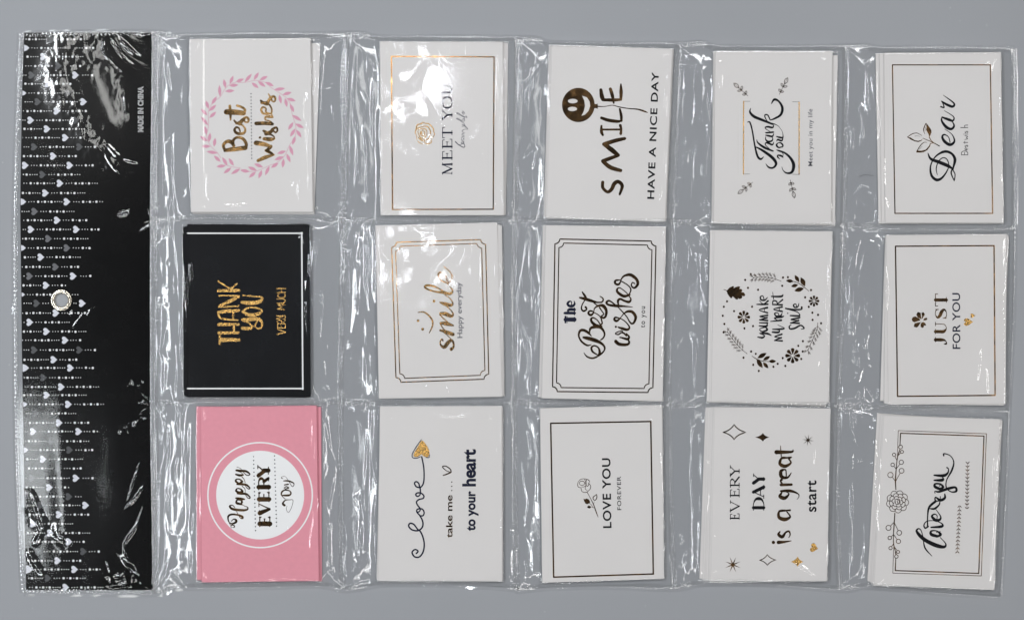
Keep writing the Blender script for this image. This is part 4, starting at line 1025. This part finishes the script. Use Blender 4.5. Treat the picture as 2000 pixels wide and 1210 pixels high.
for line in FOLDS.strip().splitlines():
    head, body = line.split(':')
    ox, oy, k = map(float, head.split(','))
    for part in body.split('|'):
        tk = part.split()
        if tk and tk[0].count(',') == 1 and len(tk) >= 1:
            first = [float(v) for v in tk[0].split(',')]
            if max(first) < 20:                       # width,height given for this fold
                w, amp = first; tk = tk[1:]
            else:
                w, amp = nr.uniform(2.0, 3.0), nr.uniform(1.0, 1.6)
            if len(tk) >= 2:
                ridge([(ox + float(q.split(',')[0]) / k, oy + float(q.split(',')[1]) / k) for q in tk], w, amp)
# fine random creases in the empty strips between the stacks
for (xa, xb, n) in ((306, 366, 42), (630, 738, 78), (985, 1058, 56), (1318, 1392, 52), (1640, 1722, 48)):
    for i in range(n):
        x = nr.uniform(xa + 4, xb - 4); y = nr.uniform(75, 1140)
        l = nr.uniform(8, 46); an = nr.normal(math.pi / 2, 0.45)
        bend = nr.normal(0, 6)
        if i % 6 == 0:                                     # a long one
            l = nr.uniform(80, 210); y = nr.uniform(75, 1140 - l)
            ridge([(x, y), (x + nr.normal(0, 3), y + l * .35), (x + nr.normal(0, 4), y + l * .7), (x + nr.normal(0, 7), y + l)], nr.uniform(1.8, 2.8), nr.uniform(0.9, 1.6))
            continue
        ridge([(x, y), (x + l / 2 * math.cos(an) + bend, y + l / 2 * math.sin(an)), (x + l * math.cos(an), y + l * math.sin(an))], nr.uniform(1.5, 2.3), nr.uniform(0.35, 0.95))
# film pulled over the long edges of each stack
for s in STACKS:
    q = s['top']
    for side, n in ((1, 3), (0, 1)):
        for i in range(n):
            l = nr.uniform(50, 170); hgt = q[2][1] - q[1][1]
            y0 = q[1][1] + nr.uniform(8, hgt - l - 8)
            t0 = (y0 - q[1][1]) / hgt; t1 = (y0 + l - q[1][1]) / hgt
            a, b = (q[1], q[2]) if side else (q[0], q[3])
            off = nr.uniform(-12, 7) * (1 if side else -0.7)
            xa, xb = a[0] + (b[0] - a[0]) * t0 + off, a[0] + (b[0] - a[0]) * t1 + off
            ridge([(xa, y0), ((xa + xb) / 2 + nr.normal(0, 3), y0 + l / 2), (xb + nr.normal(0, 2), y0 + l)], nr.uniform(1.8, 2.6), nr.uniform(0.8, 1.4))
    for i in range(4):                                     # short nicks near the corners
        cx_, cy_ = q[nr.integers(0, 4)]
        mx, my = (q[0][0] + q[2][0]) / 2, (q[0][1] + q[2][1]) / 2
        x0 = cx_ + (8 if cx_ < mx else -8) * nr.uniform(.3, 3); y0 = cy_ + (8 if cy_ < my else -8) * nr.uniform(.3, 3)
        an = nr.uniform(0, 3.14); l = nr.uniform(8, 24)
        ridge([(x0, y0), (x0 + l / 2 * math.cos(an) + nr.normal(0, 1.5), y0 + l / 2 * math.sin(an)), (x0 + l * math.cos(an), y0 + l * math.sin(an))], 1.8, nr.uniform(.5, 1.0))
# puckers radiating from the seam crossings
for vi, v in enumerate(VS[1:6]):
    for hl in HS:
        d = dense(v); dh = dense(hl)
        cy = np.interp(v[0][0], dh[:, 0], dh[:, 1]); cx = np.interp(cy, d[:, 1], d[:, 0])
        for i in range(13):
            an = nr.uniform(0, 2 * math.pi); r0 = nr.uniform(4, 9); r1 = r0 + nr.uniform(10, 34)
            x0, y0, x1, y1 = cx + r0 * math.cos(an), cy + r0 * math.sin(an), cx + r1 * math.cos(an + .15), cy + r1 * math.sin(an + .15)
            if y1 < 68 or y1 > 1148:
                continue
            ridge([(x0, y0), ((x0 + x1) / 2 + nr.normal(0, 2), (y0 + y1) / 2), (x1, y1)], nr.uniform(1.6, 2.8), nr.uniform(0.5, 1.0))
# step at the open edge of the pockets of the first two columns
gx = (np.arange(W_) - 10)[None, :]
gy = (np.arange(H_) - 15)[:, None]
HR += 0.35 * (1 / (1 + np.exp(-(gx - 398) / 0.7))) * np.exp(-np.maximum(gx - 398, 0) / 30) * ((gy > 72) & (gy < 1140)) * (gx > 303)
HR += 0.25 * (1 / (1 + np.exp(-(gx - 938) / 0.7))) * np.exp(-np.maximum(gx - 938, 0) / 20) * ((gy > 440) & (gy < 1130))
FL = np.repeat(np.repeat(floor_, 2, 0), 2, 1)
HR = np.maximum(HR, FL * 1.0)

def sample(x, y):
    u = np.clip(x + 10, 0, W_ - 2.01); v = np.clip(y + 15, 0, H_ - 2.01)
    i = u.astype(int); j = v.astype(int); fu = u - i; fv = v - j
    return (HR[j, i] * (1 - fu) * (1 - fv) + HR[j, i + 1] * fu * (1 - fv) + HR[j + 1, i] * (1 - fu) * fv + HR[j + 1, i + 1] * fu * fv)
def to_world(x, y, z):
    f = 1 - z * S / H
    return np.stack([(x - 1000) * S * f, (605 - y) * S * f, z * S], -1)

def coons(T, B, L, R, n, m):
    """fill four boundary lines with an n x m net"""
    s_ = np.linspace(0, 1, m)[None, :, None]; t = np.linspace(0, 1, n)[:, None, None]
    T, B = T[None], B[None]; L, R = L[:, None], R[:, None]
    return ((1 - t) * T + t * B + (1 - s_) * L + s_ * R - ((1 - s_) * (1 - t) * T[:, :1] + s_ * (1 - t) * T[:, -1:] + (1 - s_) * t * B[:, :1] + s_ * t * B[:, -1:]))

def crossing(v, hline):
    d = dense(v); dh = dense(hline)
    y = hline[0][1]
    x = v[0][0]
    for _ in range(8):
        y = float(np.interp(x, dh[:, 0], dh[:, 1])); x = float(np.interp(y, d[:, 1], d[:, 0]))
    return x, y
def cell(vl, vr, ht, hb, step):
    a, b, c, d = crossing(vl, ht), crossing(vr, ht), crossing(vr, hb), crossing(vl, hb)
    m = int((b[0] - a[0]) / step); n = int((d[1] - a[1]) / step)
    T = between(ht, 0, a[0], b[0], m); B = between(hb, 0, d[0], c[0], m)
    L = between(vl, 1, a[1], d[1], n); R = between(vr, 1, b[1], c[1], n)
    L[0], L[-1], R[0], R[-1] = T[0], B[0], T[-1], B[-1]
    g = coons(T, B, L, R, n, m)
    return g[..., 0], g[..., 1]

x, y = cell(VS[0], VS[1], HS[0], HS[3], 1.5)
V = to_world(x, y, sample(x, y))
grid_obj('header_sleeve', V, M['sleeve'], sheet, np.hypot(x - 119.5, y - 585.8) > 17)
for i in range(1, 6):
    for j in range(3):
        x, y = cell(VS[i], VS[i + 1], HS[j], HS[j + 1], 1.9)
        grid_obj('pocket', to_world(x, y, sample(x, y)), M['film'], sheet)
# back film lying on the table
x, y = cell(VS[0], VS[6], HS[0], HS[3], 5.0)
bk = 0.45 + 0.12 * np.sin(x / 37 + 2 * np.sin(y / 90)) * np.sin(y / 61)
grid_obj('back_film', to_world(x, y, bk), M['back'], sheet)

# beaded weld seams
def seam(poly, axis, a, b, width=11.0, period=8.6, off=0.0, lift=0.45, rows=(-2.6, 2.6), amp=1.15):
    n = int(abs(b - a) / 1.15)
    c = between(poly, axis, a, b, n)
    tg = np.gradient(c, axis=0); tg /= np.linalg.norm(tg, axis=1)[:, None]
    nrm = np.stack([-tg[:, 1], tg[:, 0]], -1)
    t = np.linspace(-width / 2, width / 2, 12)
    X = c[:, None, 0] + nrm[:, None, 0] * (t + off)[None]; Y = c[:, None, 1] + nrm[:, None, 1] * (t + off)[None]
    arc = np.concatenate([[0], np.cumsum(np.linalg.norm(np.diff(c, axis=0), axis=1))])[:, None]
    arc = arc + 3.0 * np.sin(arc / 131)
    Z = fft_blur(sample(X, Y), 0.1, 6) * 0 + sample(X, Y) + lift
    wob = 0.7 + 0.3 * np.sin(arc / 47) * np.sin(arc / 19)
    for k, r in enumerate(rows):
        Z = Z + amp * wob * np.clip(np.cos(2 * math.pi * arc / period + k * 2.4), -0.1, 1) ** 1 * np.exp(-((t[None] - r) / 1.5) ** 2)
    Z = Z - (lift - 0.05) * (np.abs(t[None]) / (width / 2)) ** 4
    g = to_world(X, Y, Z)
    if axis == 1:
        g = g[:, ::-1]
    return grid_obj('weld_seam', g if axis == 0 else g, M['seam'], sheet)
for i, v in enumerate(VS):
    seam(v, 1, v[0][1], v[-1][1], width=13 if i else 10, rows=(-3.2, 2.8) if i not in (0, 6) else (-1, 2.5))
seam(VS[1], 1, 64, 1156, width=7, off=-7, rows=(0,), amp=0.55)
for j, hl in enumerate(HS):
    a0, b0 = hl[0][0], hl[-1][0]
    seam(hl, 0, a0 + (0 if j in (0, 3) else 6), b0 - 1, width=10 if j in (0, 3) else 12, period=7.8, off=2.5 if j == 0 else (-2.5 if j == 3 else 0))
# plain cut margin outside the welds
def rim(poly, axis, off, width):
    n = int(abs(poly[-1][axis] - poly[0][axis]) / 3)
    c = between(poly, axis, poly[0][axis], poly[-1][axis], n)
    tg = np.gradient(c, axis=0); tg /= np.linalg.norm(tg, axis=1)[:, None]
    nrm = np.stack([-tg[:, 1], tg[:, 0]], -1)
    t = np.linspace(0, width, 4)
    X = c[:, None, 0] + nrm[:, None, 0] * (off + t * np.sign(off))[None]; Y = c[:, None, 1] + nrm[:, None, 1] * (off + t * np.sign(off))[None]
    Z = 0.9 + 0.5 * np.sin(X / 13 + Y / 17) * np.sin(Y / 29) + 0.25 * t[None]
    return grid_obj('film_margin', to_world(X, Y, Z), M['seam'], sheet)
rim(HS[0], 0, -2.6, 3.2); rim(HS[3], 0, 2.8, 4.5); rim(VS[0], 1, 5.2, 3.0)

# ------------------------------------------------------------------ header card with its printed pattern
hz = 1.6
left = lambda y: float(np.interp(y, [63, 180, 400, 700, 850, 1000, 1152], [47.5, 43, 39.5, 43, 46, 47.5, 51]))
right = lambda y: float(np.interp(y, [63, 400, 800, 1152], [297.5, 292.5, 293.5, 299.5]))
ys = np.linspace(64, 1151.5, 70)
outline = [(left(y_), y_) for y_ in ys] + [(right(y_), y_) for y_ in ys[::-1]]
hole = [(119.5 + 15 * math.cos(2 * math.pi * i / 40), 585.8 + 15 * math.sin(2 * math.pi * i / 40)) for i in range(40)]
tris = tessellate_polygon([[Vector((a, b, 0)) for a, b in outline], [Vector((a, b, 0)) for a, b in hole]])
allp = outline + hole
v = [P(a, b, hz) for a, b in allp] + [P(a, b, hz - 1.0) for a, b in allp]
f = []
for t in tris:
    a, b, c = [allp[i] for i in t]
    up = (b[0] - a[0]) * (c[1] - a[1]) - (b[1] - a[1]) * (c[0] - a[0]) < 0
    t = tuple(t) if up else tuple(t)[::-1]
    f.append(t); f.append(tuple(i + len(allp) for i in t[::-1]))
for base, n in ((0, len(outline)), (len(outline), len(hole))):
    for i in range(n):
        a, b = base + i, base + (i + 1) % n
        f.append((a, b, b + len(allp), a + len(allp)))
header = mesh_obj('header_card', v, f, M['header'], sheet)
k = 2.882
ROWS = '''77 K292 480;94 B145 380:K 530;111 B245 470;129 K110 K328 470;147 K178 B425 525;164 B270 400;182 B128 K382 450;199 K213 B470 472;217 B320 500;235 B173 K425 400;252 B265 475;269 K112 B368 463;287 K193 K448 535
305 B300 437;323 B142 B393 537;341 K240 457;358 B338 558;377 B256 525;394 B127 B377 578;413 G195 452;430 B322 500;448 B175 B430 555;466 G273 495;484 B125 G377 515;502 B230 470;521 G313 457;539 G167 B412 512;557 B260 377
575 B120 K370 440;592 K207 B463 465;611 B315 500;629 B168 425;647 B262 500;664 B110 B367 463;683 K193 K448 550;702 B303 438;718 B143 B397 540;737 K245 460;755 B345 563;771 B263 530;789 B133 B385 587;807 K205 460;825 B333 510
842 B187 B443 565;861 K290 507;878 B140 K392 528;896 B243 485;914 K328 472;933 K180 B428 530;951 B278 395;969 K138 K388 460;986 K228 B482 484;1004 B333 512;1022 B187 443;1040 B283 520;1057 K130 B388 485;1076 K215 K470 572
1094 B325 460;1111 B165 B420 563;1128 K270 485;1146 B370 590'''.replace('\n', ';')
light, dark, mid, dots, rims = Art(), Art(), Art(), Art(), Art()
PAT = [(35, 1), (50, 1), (65, 1), (88, 2), (108, 1.3), (126, 2), (145, 1.3), (163, 2), (182, 1.3), (196, 1), (209, 1), (221, 1)]
for row in ROWS.split(';'):
    tk = row.split()
    ry = float(tk[0]); end = float(tk[-1])
    hs = []
    for t in tk[1:-1]:
        if ':' in t: continue
        hs.append((t[0], float(t[1:])))
    lim = left(ry) * k
    ph = hs[0][1]
    xsd = []
    for base in range(-2, 3):
        for dx, sz in PAT:
            xsd.append((ph + 253 * base + dx, sz))
    for xd, sz in xsd:
        if xd < lim + 6 or xd > end:
            continue
        if math.hypot(xd / k - 119.5, ry - 585.8) < 22 or any(abs(xd - hx) < 28 for _, hx in hs):
            continue
        if end - xd < 110 and sz == 1.3 and end > hs[-1][1] + 160: sz = 1.0
        dots.disc(xd / k, ry + nr.normal(0, .15), 0.95 if sz == 1 else (1.2 if sz < 2 else 2.3), n=8 if sz < 2 else 12)
        if sz == 2:
            rims.disc(xd / k, ry, 0.9, n=8)
    for c, hx in hs:
        X0 = hx / k
        if math.hypot(X0 - 119.5, ry - 585.8) < 19:
            continue
        tgt = {'B': light, 'K': dark, 'G': mid}[c]
        if hx - 22 < lim + 2:                                    # cut off by the card edge
            if hx + 20 > lim + 4:
                e = lim / k + 0.8
                w = (X0 + 7.2 - e)
                tgt.add_poly([[(e, ry - w * .62), (e + w * .5, ry - w * .45), (e + w, ry), (e + w * .5, ry + w * .45), (e, ry + w * .62)]])
        else:
            tgt.heart(X0, ry, 14.4, 14.0, 0)
light.build('heart_print', M['lilacink'], header, hz)
dark.build('heart_print', M['darkink'], header, hz)
mid.build('heart_print', M['midink'], header, hz)
dots.build('dot_print', M['whiteink'], header, hz)
rims.build('dot_print', M['lilacink'], header, hz + 0.45)
a = Art(); a.text('MADE IN CHINA', 279.3, 258, 279.3, 169, 10.0, bold=0.045, spacing=1.05); a.build('printed_lettering', M['whiteink'], header, hz)
a = Art(); a.text('MADE IN CHINA', 278.9, 257.4, 278.9, 169.6, 9.2, bold=-0.012, spacing=1.05); a.build('printed_lettering', M['header'], header, hz + 0.5)

# metal eyelet: lathed ring
prof = [(13.4, -0.0), (13.0, 2.5), (13.2, 4.4), (13.8, 6.0), (14.8, 7.2), (16.0, 7.6), (17.2, 7.2), (18.0, 6.2), (18.4, 5.6), (19.2, 5.9), (20.2, 5.6), (21.0, 4.8), (21.4, 3.9), (21.2, 3.3), (20.4, 3.2)]
n = 72
v, f = [], []
for i in range(n):
    an = 2 * math.pi * i / n
    for r, z in prof:
        v.append(P(119.5 + r * math.cos(an), 585.8 + r * 1.0 * math.sin(an), z))
m_ = len(prof)
for i in range(n):
    for j in range(m_ - 1):
        a_, b_ = i * m_ + j, ((i + 1) % n) * m_ + j
        f.append((a_, b_, b_ + 1, a_ + 1))
mesh_obj('eyelet', v, f, M['chrome'], sheet, smooth=True)

# ------------------------------------------------------------------ dust, fibres
dv, df_ = [], []
dr = np.random.default_rng(21)
for i in range(150):
    x, y = dr.uniform(5, 1995), dr.uniform(5, 1205)
    if 25 < x < 1985 and 60 < y < 1165:
        continue
    r = dr.uniform(0.35, 0.9)
    b = len(dv)
    for j in range(6):
        a_ = math.pi * j / 3
        dv.append(P(x + r * math.cos(a_) * dr.uniform(.6, 1.3), y + r * math.sin(a_), 0.25))
    dv.append(P(x, y, 0.7))
    for j in range(6):
        df_.append((b + (j + 1) % 6, b + j, b + 6))
dust = mesh_obj('dust', dv, df_, M['whiteink'])
tag(dust, 'fine pale dust specks scattered on the grey tabletop', 'dust', kind='stuff')
def fibre(pts, z, label, grp=None):
    sm = catmull([(x, y, 0.32) for x, y in pts], 8)
    v, f = [], []
    for i, (x, y, w) in enumerate(sm):
        a_ = sm[max(i - 1, 0)]; c_ = sm[min(i + 1, len(sm) - 1)]
        dx, dy = c_[0] - a_[0], c_[1] - a_[1]; l = math.hypot(dx, dy); nx, ny = -dy / l * w, dx / l * w
        v += [P(x + nx, y + ny, z), P(x, y, z + w), P(x - nx, y - ny, z)]
    for i in range(len(sm) - 1):
        for j in (0, 1):
            f.append((3 * i + j, 3 * i + j + 1, 3 * i + j + 4, 3 * i + j + 3))
    o = mesh_obj('fibre', v, f, M['darkink'])
    tag(o, label, 'fibre')

fibre([(1678, 345), (1688, 341.5), (1697, 342), (1706, 343.5)], float(sample(np.array([1692.0]), np.array([342.0]))[0]) + 0.6, 'short dark fibre lying on the plastic left of the Dear card')
